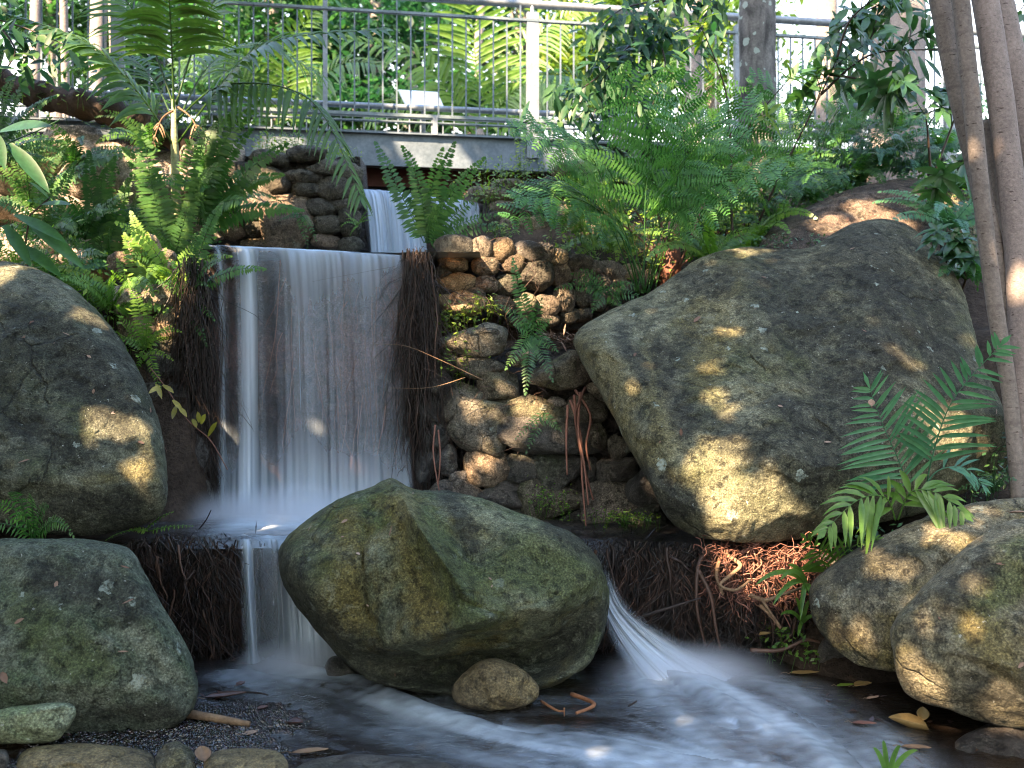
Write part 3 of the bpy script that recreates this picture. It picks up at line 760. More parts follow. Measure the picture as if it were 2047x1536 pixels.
# upper cobble wall, right of the fall
w = wall('dry wall of rounded cobbles above the litter, right of the main fall', at(1080, 645, 6.65), None)
earth_core(w, [(872, 492), (1300, 545), (1240, 665), (872, 640)], (6.62, 7.0, 6.75, 6.6), .35, 3)
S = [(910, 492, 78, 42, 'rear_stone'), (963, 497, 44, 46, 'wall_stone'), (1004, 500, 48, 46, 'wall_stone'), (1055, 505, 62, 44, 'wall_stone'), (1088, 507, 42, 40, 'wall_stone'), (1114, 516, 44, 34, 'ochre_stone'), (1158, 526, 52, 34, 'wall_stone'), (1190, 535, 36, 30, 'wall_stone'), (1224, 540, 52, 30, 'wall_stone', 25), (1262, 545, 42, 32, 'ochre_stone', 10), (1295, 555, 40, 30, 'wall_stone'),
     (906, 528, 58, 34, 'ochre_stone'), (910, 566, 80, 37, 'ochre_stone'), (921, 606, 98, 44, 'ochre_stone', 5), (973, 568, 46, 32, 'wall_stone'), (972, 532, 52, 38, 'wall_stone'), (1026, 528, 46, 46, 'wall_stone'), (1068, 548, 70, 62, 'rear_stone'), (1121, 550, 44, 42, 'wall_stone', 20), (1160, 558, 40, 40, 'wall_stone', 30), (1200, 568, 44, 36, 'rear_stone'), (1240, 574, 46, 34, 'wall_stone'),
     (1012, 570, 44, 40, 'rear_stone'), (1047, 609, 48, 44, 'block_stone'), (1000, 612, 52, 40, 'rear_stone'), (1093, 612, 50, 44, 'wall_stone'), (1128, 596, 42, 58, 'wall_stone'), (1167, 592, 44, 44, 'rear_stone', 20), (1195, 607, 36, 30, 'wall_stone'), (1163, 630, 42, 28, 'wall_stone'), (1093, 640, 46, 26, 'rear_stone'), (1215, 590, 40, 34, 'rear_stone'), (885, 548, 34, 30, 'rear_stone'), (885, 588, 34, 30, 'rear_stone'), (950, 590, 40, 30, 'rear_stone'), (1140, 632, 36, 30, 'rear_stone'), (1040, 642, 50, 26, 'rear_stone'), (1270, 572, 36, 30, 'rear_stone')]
for s in S:
    d = 6.52 + max(0, (s[0] - 980)) / 320 * .38 - .02 * (s[1] > 580)
    stone(w, s[0], s[1], s[2], s[3], d, s[4], s[5] if len(s) > 5 else RR.uniform(-8, 8), 'round', None, RR)
# lower block wall
w = wall('mossy wall of larger blocks and boulders right of the main fall, down to the ledge', at(1040, 1050, 6.05), None)
earth_core(w, [(880, 690), (1190, 700), (1330, 1045), (850, 1045)], (6.2, 6.2, 5.75, 6.1), .3, 8)
S = [(945, 684, 116, 58, 'block_stone', -4), (963, 734, 96, 44, 'block_stone', 3), (1047, 716, 62, 30, 'block_stone'), (1118, 748, 116, 64, 'block_stone', -14), (990, 772, 84, 60, 'block_stone', 10), (921, 806, 72, 74, 'block_stone', 20), (1058, 815, 124, 42, 'block_stone', 4), (1165, 820, 92, 54, 'block_stone', 8), (1112, 803, 34, 20, 'wall_stone'), (970, 856, 120, 90, 'block_stone', -12), (1114, 870, 210, 66, 'wet_stone', 3), (889, 866, 48, 54, 'wet_stone'), (858, 873, 34, 50, 'wet_stone'), (972, 934, 86, 80, 'wall_stone', 10), (1044, 937, 76, 64, 'wet_stone'), (1121, 940, 88, 78, 'wet_stone', 6), (1232, 940, 76, 46, 'wet_stone', -5), (922, 960, 46, 34, 'wall_stone'), (889, 922, 42, 56, 'wet_stone'), (935, 987, 68, 40, 'wall_stone'), (1009, 990, 110, 48, 'wet_stone'), (1104, 1000, 118, 70, 'block_stone', -5), (1222, 1000, 116, 84, 'wall_stone', -8), (1190, 875, 44, 50, 'block_stone'), (1243, 895, 46, 44, 'block_stone'), (1180, 940, 40, 46, 'wet_stone'), (1060, 1030, 90, 40, 'wet_stone'), (1285, 985, 60, 80, 'wet_stone', -15), (1160, 1040, 80, 36, 'wet_stone'), (880, 985, 56, 44, 'wet_stone'), (1290, 1035, 80, 40, 'wet_stone'), (880, 760, 50, 50, 'wet_stone'), (860, 815, 46, 52, 'wet_stone'), (898, 722, 44, 40, 'rear_stone'), (850, 930, 40, 56, 'wet_stone'), (1205, 780, 54, 44, 'block_stone'), (980, 1030, 80, 36, 'wet_stone'), (900, 1025, 70, 34, 'wet_stone')]
for s in S:
    d = 6.02 - max(0, s[1] - 850) / 200 * .12 - max(0, s[0] - 1150) / 150 * .25
    stone(w, s[0], s[1], s[2], s[3], d, s[4], s[5] if len(s) > 5 else RR.uniform(-8, 8), 'round' if s[:2] in ((972, 934), (1044, 937)) else 'block', None, RR)
# rear wall right of the upper fall
w = wall('loose wall of round stones right of the upper fall under the bridge end', at(1060, 490, 7.7), None)
earth_core(w, [(968, 372), (1200, 348), (1230, 500), (960, 500)], (7.9, 8.2, 7.75, 7.7), .3, 12)
for s in [(1006, 420, 58, 36, 'wall_stone'), (1068, 455, 68, 46, 'wall_stone', 15), (1014, 458, 44, 44, 'wall_stone'), (1070, 420, 60, 32, 'wall_stone', 10), (1020, 372, 70, 26, 'wall_stone'), (985, 392, 90, 34, 'wall_stone', -8), (1122, 440, 50, 70, 'wall_stone'), (1140, 344, 66, 40, 'wall_stone'), (1180, 352, 52, 40, 'wall_stone'), (1104, 488, 48, 36, 'wall_stone'), (1130, 400, 70, 36, 'rear_stone'), (1170, 470, 56, 60, 'wall_stone'), (1060, 385, 60, 36, 'rear_stone'), (1110, 372, 56, 34, 'rear_stone'), (985, 450, 40, 50, 'rear_stone'), (1180, 410, 60, 48, 'rear_stone'), (1050, 488, 52, 28, 'rear_stone'), (1215, 430, 60, 60, 'wall_stone'), (1000, 485, 50, 26, 'wall_stone')]:
    stone(w, s[0], s[1], s[2], s[3], 7.72 + (490 - s[1]) / 150 * .35, s[4], s[5] if len(s) > 5 else RR.uniform(-10, 10), 'round', None, RR)
# rear wall left of the upper fall
w = wall('dark mossy wall of large stones left of the upper fall', at(590, 495, 7.4), None)
earth_core(w, [(450, 315), (720, 318), (735, 500), (430, 500)], (7.5, 7.6, 7.5, 7.4), .3, 17)
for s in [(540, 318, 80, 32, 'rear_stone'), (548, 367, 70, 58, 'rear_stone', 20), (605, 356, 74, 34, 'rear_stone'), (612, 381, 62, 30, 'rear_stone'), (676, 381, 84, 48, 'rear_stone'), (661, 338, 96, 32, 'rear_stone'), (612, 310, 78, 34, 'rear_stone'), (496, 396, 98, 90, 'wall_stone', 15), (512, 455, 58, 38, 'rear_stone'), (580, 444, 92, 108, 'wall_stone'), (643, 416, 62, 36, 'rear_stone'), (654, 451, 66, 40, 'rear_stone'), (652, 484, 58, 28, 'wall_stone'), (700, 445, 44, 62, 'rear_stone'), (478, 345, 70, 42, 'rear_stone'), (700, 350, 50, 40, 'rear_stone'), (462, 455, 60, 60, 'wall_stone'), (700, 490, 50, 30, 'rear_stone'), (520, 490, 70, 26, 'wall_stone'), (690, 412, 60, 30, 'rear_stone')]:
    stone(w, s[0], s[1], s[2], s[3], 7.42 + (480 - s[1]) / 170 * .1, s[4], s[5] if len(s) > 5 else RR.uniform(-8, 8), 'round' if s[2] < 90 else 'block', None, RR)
# dark side wall left of the main fall
w = wall('shaded wall of dark wet stones between the left boulder and the main fall', at(360, 1040, 5.9), None)
earth_core(w, [(230, 560), (400, 560), (440, 1060), (280, 1060)], (6.4, 6.12, 6.05, 5.95), .2, 21)
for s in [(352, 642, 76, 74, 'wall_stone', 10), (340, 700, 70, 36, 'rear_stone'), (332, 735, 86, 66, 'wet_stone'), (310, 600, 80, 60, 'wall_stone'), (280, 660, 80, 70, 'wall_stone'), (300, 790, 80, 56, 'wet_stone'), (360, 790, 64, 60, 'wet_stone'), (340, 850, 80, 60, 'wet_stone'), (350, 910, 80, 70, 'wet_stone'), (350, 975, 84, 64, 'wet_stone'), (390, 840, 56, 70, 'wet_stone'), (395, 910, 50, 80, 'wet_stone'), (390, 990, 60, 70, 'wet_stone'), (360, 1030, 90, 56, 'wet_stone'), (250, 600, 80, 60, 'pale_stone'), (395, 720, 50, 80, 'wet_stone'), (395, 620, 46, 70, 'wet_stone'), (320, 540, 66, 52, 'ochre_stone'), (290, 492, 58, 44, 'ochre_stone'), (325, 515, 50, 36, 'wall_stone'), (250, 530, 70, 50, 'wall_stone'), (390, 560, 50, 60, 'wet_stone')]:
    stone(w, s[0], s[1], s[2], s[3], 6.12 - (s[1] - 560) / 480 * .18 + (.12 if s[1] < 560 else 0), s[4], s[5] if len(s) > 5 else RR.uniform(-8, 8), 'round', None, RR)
# pale bank wall far left
w = wall('sunlit wall of pale boulders behind the ferns on the left', at(200, 520, 7.35), None)
earth_core(w, [(-160, 250), (470, 290), (470, 530), (-160, 560)], (7.7, 7.6, 7.4, 7.4), .3, 25)
for s in [(40, 330, 170, 110), (190, 345, 150, 110), (330, 370, 140, 130), (430, 350, 110, 110), (110, 420, 190, 90), (270, 455, 150, 100), (410, 440, 120, 90), (-40, 430, 140, 100), (30, 500, 170, 80), (190, 515, 160, 70), (350, 500, 110, 60), (-80, 330, 130, 110), (130, 285, 120, 60), (450, 400, 60, 60), (-60, 520, 130, 80)]:
    stone(w, s[0], s[1], s[2], s[3], 7.42 + (520 - s[1]) / 250 * .2, 'pale_stone', RR.uniform(-8, 8), 'block', None, RR)

# rotten log along the bank top
mb = MB()
pts = crom([at(-40, 150, 7.6), at(60, 185, 7.6), at(150, 205, 7.55), at(230, 228, 7.55), at(310, 258, 7.5), at(380, 290, 7.5), at(440, 318, 7.5)], 10)
rr = [.10 + .035 * noise.noise(Vector((i * .35, 2, 0))) for i in range(len(pts))]
mb.tube(pts, rr, 16)
for i, v in enumerate(mb.v):
    p = Vector(v); n = noise.fractal(p * 9, .8, 2, 4); mb.v[i] = (p.x, p.y - .03 * n, p.z + .03 * n)
tag(mb.build('fallen_log', M['log']), 'dark rotten log lying along the top of the pale bank', 'log')

# ------------------------------------------------------------------ footbridge
B0 = Vector((-1.59, 8.8, 0)); BD = Vector((.987, .161, 0)).normalized(); BN = Vector((-BD.y, BD.x, 0))
def bp(s, n, z): return B0 + BD * s + BN * n + Vector((0, 0, z))
def s_of(px, n=0.0):
    """distance along the bridge at which it crosses the sight line of column px"""
    k = (px - CX) / F; b = B0 + BN * n
    return (k * b.y - b.x) / (BD.x - k * BD.y)
br = empty('footbridge', bp(0, 0, 1.93), 'grey galvanised steel footbridge with a barred railing above the falls', 'bridge')
SL, SR, SE = s_of(-150), s_of(1120), s_of(2300)
ZT, ZB = 2.235, 1.935
def beam(sa, sb, n, name, mat, zt=ZT, zb=ZB, fl=.11):
    mb = MB(); c = (sa + sb) / 2; h = (sb - sa) / 2
    mb.box(bp(c, n, (zt + zb) / 2), BD * h, BN * .006, UP * ((zt - zb) / 2 - .013))
    mb.box(bp(c, n, zt - .0055), BD * h, BN * fl / 2, UP * .0065)
    mb.box(bp(c, n, zb + .0055), BD * h, BN * fl / 2, UP * .0065)
    return mb.build(name, mat, br, smooth=False)
beam(SL, SR, 0, 'edge_beam', M['steel_mid'])
beam(SL, SR, 1.7, 'edge_beam', M['steel'])
# tapering end plate
mb = MB()
e = [(SR + .003, ZB), (SR + .003, ZT), (SR + .02, ZT), (SR + .32, ZB + .02), (SR + .33, ZB - .02)]
for k in (-1, 1):
    for s, z in e: mb.vert(bp(s, k * .012, z))
mb.f += [(0, 1, 2, 3, 4), (9, 8, 7, 6, 5)] + [(i, 5 + i, 5 + (i + 1) % 5, (i + 1) % 5) for i in range(5)]
mb.build('end_plate', M['steel'], br, smooth=False)
for sx in [s_of(640), s_of(900), s_of(1110)]:
    mb = MB(); mb.box(bp(sx, .85, ZB + .11), BD * .05, BN * .83, UP * .09); mb.build('cross_beam', M['rust'], br, smooth=False)
mb = MB(); mb.box(bp((s_of(560) + s_of(1110)) / 2, .35, ZB - .02), BD * 1.2, BN * .02, UP * .09); mb.build('bearer', M['rust'], br, smooth=False)
mb = MB(); mb.box(bp((SL + SE) / 2, .87, ZT + .022), BD * (SE - SL) / 2, BN * .80, UP * .02); mb.build('deck', M['steel_dark'], br, smooth=False)
def rail(name, n, z, r, mat, sa, sb, flat=False):
    mb = MB()
    if flat: mb.box(bp((sa + sb) / 2, n, z), BD * (sb - sa) / 2, BN * .022, UP * r)
    else: mb.tube([bp(sa + (sb - sa) * i / 20, n, z) for i in range(21)], r, 10)
    return mb.build(name, mat, br, smooth=not flat)
for n0, near in ((-.03, True),):
    rail('handrail', n0 + (.04 if near else -.04), 3.47, .036, M['steel'], SL, SE)
    rail('top_rail', n0, 3.305, .011, M['steel_dark'], SL, SE, True)
    rail('bottom_rail', n0, 2.392, .014, M['steel_dark'], SL, SE, True)
    if near:
        rail('kick_pipe', n0 + .12, 2.50, .026, M['steel'], SL, SE)
        rail('lower_rail', n0, 2.335, .006, M['steel_dark'], SL, SE, True)
    posts = [s_of(px, n0) for px in (-60, 235, 650, 1065, 1480, 1900)] if near else [s_of(px, n0) for px in (60, 420, 830, 1240, 1640)]
    for k, s in enumerate(posts):
        mb = MB()
        if near and k != 2: mb.box(bp(s, n0 + .012, (ZB + .12 + 3.38) / 2), BD * .055, BN * .028, UP * (3.38 - ZB - .12) / 2)
        else: mb.box(bp(s, n0 + .012, (ZT + 3.38) / 2), BD * .02, BN * .02, UP * (3.38 - ZT) / 2)
        mb.tube([bp(s, n0 + .02, 3.37), bp(s, n0 + .03, 3.45)], .018, 8)
        mb.build('post', M['steel'], br, smooth=False)
    step = .124 if near else .16
    i = 0; s = SL + .05
    nb = 0
    while s < SE and nb < (98 if near else 60):
        if all(abs(s - q) > .07 for q in posts) and s > s_of(-40):
            mb = MB(); tall = near and i % 9 == 4
            mb.box(bp(s, n0, (2.40 + (3.44 if tall else 3.30)) / 2), BD * .0065, BN * .0065, UP * ((3.44 if tall else 3.30) - 2.40) / 2)
            mb.build('baluster', M['steel_mid'], br, smooth=False); nb += 1
        s += step; i += 1
mb = MB(); s = SL; rows_ = []      # one perforated strip
zz = (2.225, 2.235, 2.365, 2.372)
while s < SE:
    for ds in (0, .011): rows_.append([mb.vert(bp(s + ds, -.03, z)) for z in zz])
    s += .1
for k in range(len(rows_) - 1):
    for j in range(3):
        if j == 1 and k % 2: continue
        mb.f.append((rows_[k][j], rows_[k + 1][j], rows_[k + 1][j + 1], rows_[k][j + 1]))
kg = mb.build('kick_grille', M['steel'], br, smooth=False); md = kg.modifiers.new('thick', 'SOLIDIFY'); md.thickness = .01; md.offset = 0
mb = MB(); mb.box(bp(s_of(869), -.04, 2.31), BD * .022, BN * .02, UP * .085); mb.build('bracket', M['steel'], br, smooth=False)

mb = MB(); mb.box((.8, 10.75, 1.35), (4.2, 0, 0), (0, .12, 0), (0, 0, .86))  # added dark slab, blocks the bright sky seen under the bridge
for i, v in enumerate(mb.v): pass
tag(mb.build('dark_backing', M['rear_stone'], smooth=False), 'dark backing added to close off the bright sky under the footbridge', 'wall')
sg = empty('information_sign', at(842, 262, 9.25), 'blank white information panel tilted behind the railing bars', 'sign')
mb = MB()
A = [at(797, 182, 9.55), at(874, 187, 9.62), at(889, 221, 9.2), at(813, 215, 9.13)]
nrm = (A[1] - A[0]).cross(A[3] - A[0]).normalized() * .012
ids = [mb.vert(p + nrm) for p in A] + [mb.vert(p - nrm) for p in A]
mb.f += [(0, 1, 2, 3), (7, 6, 5, 4)] + [(i, 4 + i, 4 + (i + 1) % 4, (i + 1) % 4) for i in range(4)]
mb.build('panel', M['panel'], sg, smooth=False)
mb = MB(); mb.box(at(846, 238, 9.42), (.02, 0, 0), (0, .02, 0), (0, 0, .16)); mb.build('stand', M['steel'], sg, smooth=False)

# ------------------------------------------------------------------ water
def sheet(name, L, R, top_n, mat, nu=90, nv=70, bow=.0, dens=None, wav=.012, label=None, seed=0, lipback=0.0):
    """falling sheet between two edge curves (lists of world points, top to bottom)"""
    mb = MB(); mb.uv = []
    Lp = crom(L, 12); Rp = crom(R, 12)
    def samp(P, t):
        x = t * (len(P) - 1); i = min(int(x), len(P) - 2); return P[i].lerp(P[i + 1], x - i)
    for j in range(nv + 1):
        v = j / nv; a = samp(Lp, v); b = samp(Rp, v)
        wdt = (b - a).length
        for i in range(nu + 1):
            u = i / nu
            p = a.lerp(b, u)
            p.y += -bow * math.sin(PI * u) + wav * noise.noise(Vector((u * 14 + seed, v * 1.2, 1))) + .5 * wav * noise.noise(Vector((u * 45 + seed, v * 1.0, 5)))
            mb.vert(p, dens(u, v) if dens else 1.0); mb.uv.append((u * wdt * 1.0 + seed, (a.z + b.z) / 2))
    for j in range(nv):
        for i in range(nu):
            k = j * (nu + 1) + i; mb.f.append((k, k + 1, k + nu + 2, k + nu + 1))
    o = mb.build(name, mat)
    return tag(o, label, 'waterfall', None, 'structure')
def G(x, c, w): return math.exp(-((x - c) / w) ** 2)
def dens_main(u, v):
    u0 = u
    edge = sstep(0, .05, u) * (1 - sstep(.965, 1.0, u))
    top = 1 - sstep(.0, .05, v)
    d = .15 + .70 * (1 - sstep(.08, .66, v)) * sstep(.12, .3, u)
    d += .75 * top
    d += .80 * G(u, .17 + .02 * (1 - v), .042 + .05 * (1 - sstep(0, .35, v))) * (1 - .25 * v)
    d += .45 * G(u, .03, .018)
    d += .36 * G(u, .46 - .03 * v, .085) * (1 - .35 * v)
    d += .24 * G(u, .60 + .02 * v, .09) * (1 - .6 * v)
    d += .28 * G(u, .80, .09) * (1 - .8 * v)
    d *= 1 - .72 * G(u, .085, .028) * sstep(.03, .25, v)
    d *= 1 - .45 * G(u, .30, .06) * sstep(.2, .5, v)
    d += 1.0 * sstep(.82, 1.0, v) * (.7 + .3 * G(u, .4, .4))
    return min(1.25, d) * edge
sheet('main_waterfall', [at(398, 489, 6.25), at(410, 492, 6.12), at(424, 505, 6.06), at(431, 600, 6.03), at(433, 800, 5.98), at(432, 1062, 5.9)],
      [at(802, 509, 6.25), at(806, 511, 6.12), at(809, 525, 6.06), at(814, 640, 6.03), at(822, 830, 5.98), at(832, 1062, 5.9)], None, M['fall_main'], 150, 90, .03, dens_main, .022,
      'wide silky curtain of the main fall between two walls of roots', 1)
sheet('upper_waterfall', [at(716, 380, 7.75), at(722, 379, 7.6), at(728, 395, 7.52), at(735, 450, 7.48), at(742, 540, 7.42)],
      [at(836, 391, 7.9), at(840, 391, 7.75), at(845, 405, 7.68), at(852, 460, 7.62), at(858, 545, 7.55)], None, M['fall_up'], 90, 50, .04, lambda u, v: (.75 + .35 * G(u, .2, .1) + .2 * G(u, .7, .12) - .15 * v + .5 * (1 - sstep(0, .1, v))) * sstep(0, .04, u) * (1 - sstep(.96, 1, u)), .03,
      'narrow upper fall spilling out beneath the bridge', 2)
sheet('upper_waterfall', [at(852, 395, 7.95), at(858, 394, 7.8), at(862, 410, 7.74), at(868, 450, 7.7), at(872, 520, 7.65)],
      [at(955, 406, 8.1), at(958, 407, 7.95), at(960, 420, 7.86), at(962, 460, 7.8), at(964, 525, 7.75)], None, M['fall_up'], 70, 40, .03, lambda u, v: (.8 - .2 * v + .4 * (1 - sstep(0, .1, v))) * sstep(0, .05, u) * (1 - sstep(.95, 1, u)), .03,
      'second strand of the upper fall half hidden behind a fern', 3)
def dens_low(u, v):
    d = .22 + .8 * (1 - sstep(0, .09, v)) + .9 * G(u, .10, .035) * sstep(.38, .44, v) + .75 * G(u, .33, .10) * (1 - sstep(.25, .6, v)) + .55 * G(u, .62, .18) + .55 * sstep(.35, .8, v) * G(u, .72, .30) + .5 * G(u, .12, .05) * (1 - sstep(.1, .25, v))
    d += .5 * sstep(.9, 1, v)
    return d * sstep(0, .06, u) * (1 - sstep(.95, 1, u))
sheet('lower_waterfall', [at(462, 1070, 5.1), at(466, 1074, 4.95), at(472, 1090, 4.84), at(478, 1200, 4.80), at(486, 1340, 4.70)],
      [at(690, 1070, 5.1), at(692, 1074, 4.95), at(694, 1090, 4.82), at(700, 1200, 4.76), at(706, 1345, 4.64)], None, M['fall_low'], 90, 50, .02, dens_low, .04,
      'short lower fall dropping off the ledge beside the pointed boulder', 4)
# ledge pool between the main and lower falls
mb = MB()
for j in range(31):
    for i in range(61):
        x = -2.0 + 1.75 * i / 60; y = 4.86 + 1.30 * j / 30
        n = noise.noise(Vector((x * 6, y * 9, 0)))
        f = .30 + 1.1 * sstep(5.1, 5.7, y) * G(x, -1.2, .75) + .22 * n
        mb.vert((x, y, -.775 + .008 * n - .03 * (1 - sstep(4.86, 4.92, y))), max(0, f * (1 - .9 * (1 - sstep(-1.68, -1.5, x)))))
for j in range(30):
    for i in range(60):
        k = j * 61 + i; mb.f.append((k, k + 1, k + 62, k + 61))
tag(mb.build('ledge_water', M['pool'], origin=(0, 5, -.775)), kind='structure')
mb = MB()
for j in range(13):
    for i in range(31):
        x = -1.95 + 1.75 * i / 30; y = 6.1 + 1.6 * j / 12
        mb.vert((x, y, .82 + .006 * noise.noise(Vector((x * 9, y * 6, 2))) - .012 * (j == 0)), .5)
for j in range(12):
    for i in range(30):
        k = j * 31 + i; mb.f.append((k, k + 1, k + 32, k + 31))
tag(mb.build('upper_pool_water', M['pool'], origin=(0, 6, .82)), kind='structure')

# pool with its drawn-out currents
def wpoly(P): return [wp(x, y).xy for x, y in P]
SP = [(wpoly([(545, 1338), (600, 1348), (680, 1362), (760, 1392), (860, 1432), (960, 1462), (1080, 1490), (1220, 1508), (1380, 1530), (1600, 1565)]), .17, .85),
      (wpoly([(470, 1350), (560, 1380), (680, 1420), (800, 1460), (950, 1500), (1100, 1530)]), .14, .55),
      (wpoly([(1270, 1310), (1330, 1340), (1420, 1385), (1510, 1440), (1590, 1500), (1660, 1580)]), .22, .9),
      (wpoly([(1270, 1340), (1310, 1390), (1370, 1440), (1430, 1490), (1480, 1545)]), .15, .6),
      (wpoly([(1340, 1318), (1450, 1340), (1560, 1375), (1660, 1420), (1760, 1480), (1820, 1540)]), .15, .55),
      (wpoly([(1000, 1470), (1100, 1458), (1200, 1462), (1320, 1490), (1460, 1530)]), .07, .45),
      (wpoly([(1080, 1400), (1200, 1402), (1330, 1412), (1440, 1440)]), .09, .22)]
def flow(x, y):
    f = 0; best = 9; bs = 0; bn = 0
    for k, (P, w, a) in enumerate(SP):
        acc = 0; dm = 99; sm = 0; sn = 0
        for i in range(len(P) - 1):
            ax, ay = P[i]; bx, by = P[i + 1]; dx, dy = bx - ax, by - ay; L = math.hypot(dx, dy)
            t = max(0, min(1, ((x - ax) * dx + (y - ay) * dy) / (L * L)))
            d = math.hypot(x - ax - dx * t, y - ay - dy * t)
            if d < dm:
                dm = d; sm = acc + t * L; sn = math.copysign(d, dx * (y - ay) - dy * (x - ax))
            acc += L
        g = math.exp(-(dm / w) ** 2)
        st = .60 + .52 * noise.noise(Vector((sn * 11 + k * 9, sm * 1.3, k * 3.3))) + .12 * noise.noise(Vector((sn * 30 + k, sm * 1.8, k * 7.7)))
        f = max(f, a * g * max(0.05, min(1.25, st + .35)))
        if dm < best: best = dm; bs = sm; bn = sn + k * 3
    return f, bn, bs
mb = MB(); NX, NY = 330, 200
for j in range(NY + 1):
    y = 2.9 + 2.12 * j / NY
    for i in range(NX + 1):
        x = -2.0 + 4.3 * i / NX
        f, sn, ss = flow(x, y)
        h = .016 * noise.noise(Vector((sn * 8, ss * 2.2, 0))) * (.4 + f) + .05 * f * f * .6 + .004 * noise.noise(Vector((x * 14, y * 18, 1)))
        f = max(f, .05 + .55 * noise.noise(Vector((sn * 6.5, ss * 1.3, 7))) + .2 * noise.noise(Vector((sn * 17, ss * 2, 3)))) * (1 - sstep(1.25, 1.75, x)) * (1 - .8 * sstep(4.35, 4.7, y) * sstep(-.4, -.1, x) * (1 - sstep(.5, .7, x)))
        f *= .9 * max(.12, min(1.15, .62 + .75 * noise.noise(Vector((sn * 4.5, ss * 2.4, 11))) + .3 * noise.noise(Vector((x * 16, y * 22, 4)))))
        mb.vert((x, y, POOL + h), f)
for j in range(NY):
    for i in range(NX):
        k = j * (NX + 1) + i; mb.f.append((k, k + 1, k + NX + 2, k + NX + 1))
tag(mb.build('stream_water', M['pool'], origin=(0, 4, POOL)), kind='structure')

# wet gravel spit, lower left
mb = MB(); nx, ny = 150, 110
for j in range(ny + 1):
    for i in range(nx + 1):
        x = -1.75 + 1.25 * i / nx; y = 3.25 + 1.2 * j / ny
        e_ = 1 - sstep(-.92, -.66, x + .10 * noise.noise(Vector((y * 5, 1, 0)))) ; e_ *= 1 - sstep(4.0, 4.3, y + .1 * noise.noise(Vector((x * 5, 2, 0))))
        z = POOL - .03 + .042 * e_ + .016 * noise.fractal(Vector((x * 22, y * 22, 0)), .8, 2, 4) + .008 * noise.noise(Vector((x * 70, y * 70, 0)))
        mb.vert((x, y, z))
for j in range(ny):
    for i in range(nx):
        k = j * (nx + 1) + i; mb.f.append((k, k + 1, k + nx + 2, k + nx + 1))
tag(mb.build('gravel', M['gravel'], origin=(-1, 4, POOL)), kind='stuff')

# chute right of the pointed boulder
def dens_ch(u, v):
    return (.35 + .5 * G(u, .3 + .1 * v, .14) + .35 * G(u, .7, .12) * sstep(.1, .5, v) + .45 * sstep(.55, 1, v)) * sstep(0, .22, u) * (1 - sstep(.6, 1, u))
sheet('side_cascade', [at(1150, 1075, 5.1), at(1162, 1085, 4.9), at(1180, 1140, 4.82), at(1198, 1215, 4.74), at(1225, 1290, 4.6), at(1270, 1372, 4.34)],
      [at(1225, 1075, 5.1), at(1228, 1085, 4.9), at(1228, 1140, 4.84), at(1262, 1215, 4.76), at(1370, 1285, 4.66), at(1530, 1362, 4.46)], None, M['chute'], 80, 60, .03, lambda u, v: dens_ch(u, v) * sstep(.30, .6, v) + .06, .04,
      'slanting white rush of water pouring past the right side of the pointed boulder', 5)

def mist(px, py, d, rx, ry, rz, dens, name='mist'):
    import bmesh
    bm = bmesh.new(); bmesh.ops.create_icosphere(bm, subdivisions=3, radius=1)
    me = bpy.data.meshes.new(name); bm.to_mesh(me); bm.free()
    me.materials.append(mist_mat(dens))
    o = bpy.data.objects.new(name, me); col.objects.link(o); o.location = at(px, py, d); o.scale = (rx, ry, rz)
    return tag(o, kind='stuff')
mist(580, 1060, 5.70, .70, .34, .30, 17)
mist(450, 1050, 5.78, .34, .2, .24, 14)
mist(1390, 1345, 4.44, .45, .26, .15, 10)
mist(600, 1330, 4.55, .36, .18, .14, 14)
# ------------------------------------------------------------------ plants
R = random.Random(42)
def path_len(P): return sum((P[i + 1] - P[i]).length for i in range(len(P) - 1))
def sample(P, t):
    x = max(0, min(.9999, t)) * (len(P) - 1); i = int(x); return P[i].lerp(P[i + 1], x - i), (P[i + 1] - P[i]).normalized()
def prof_fern(t): return min(1, .45 + t / .25) * max(.05, (1 - t)) ** .55
def prof_palm(t): return (.45 + .55 * math.sin(PI * min(1, t * 1.15 + .12) ** 1.0) ** .7 if t < .75 else max(.35, 1.25 - t * .95))

def pinnate(mb, P, nrm, pairs, lmax, wid, start=.08, fwd=25, prof=prof_fern, segs=2, fold=0.0, droop=.15, vee=0.0, tint=.5, rad=.004, jit=.08, peak=.3, skip=0.0):
    mb.tube(P, [rad * (1 - .8 * i / (len(P) - 1)) for i in range(len(P))], 4, True, .25)
    for k in range(pairs):
        t = start + (1 - start) * (k + .5) / pairs
        for sd in (-1, 1):
            if skip and R.random() < skip: continue
            tt = min(.995, t + R.uniform(-.3, .3) / pairs)
            p, T = sample(P, tt)
            S = T.cross(nrm)
            if S.length < 1e-4: S = T.orthogonal()
            S.normalize(); N = S.cross(T)
            a = math.radians(fwd + 30 * max(0, t - .6) + R.uniform(-5, 5))
            d = (S * sd * math.cos(a) + T * math.sin(a) + N * (vee + R.uniform(-.08, .08))).normalized()
            L = lmax * prof(t) * (1 + R.uniform(-jit, jit))
            mb.blade(p, d, N, L, wid * (.6 + .4 * prof(t)), segs, droop * R.uniform(.7, 1.3), fold, tint + R.uniform(-.18, .18), peak)
    p, T = sample(P, .99)
    mb.blade(p, T, nrm, lmax * .3, wid, 2, .1, 0, tint)

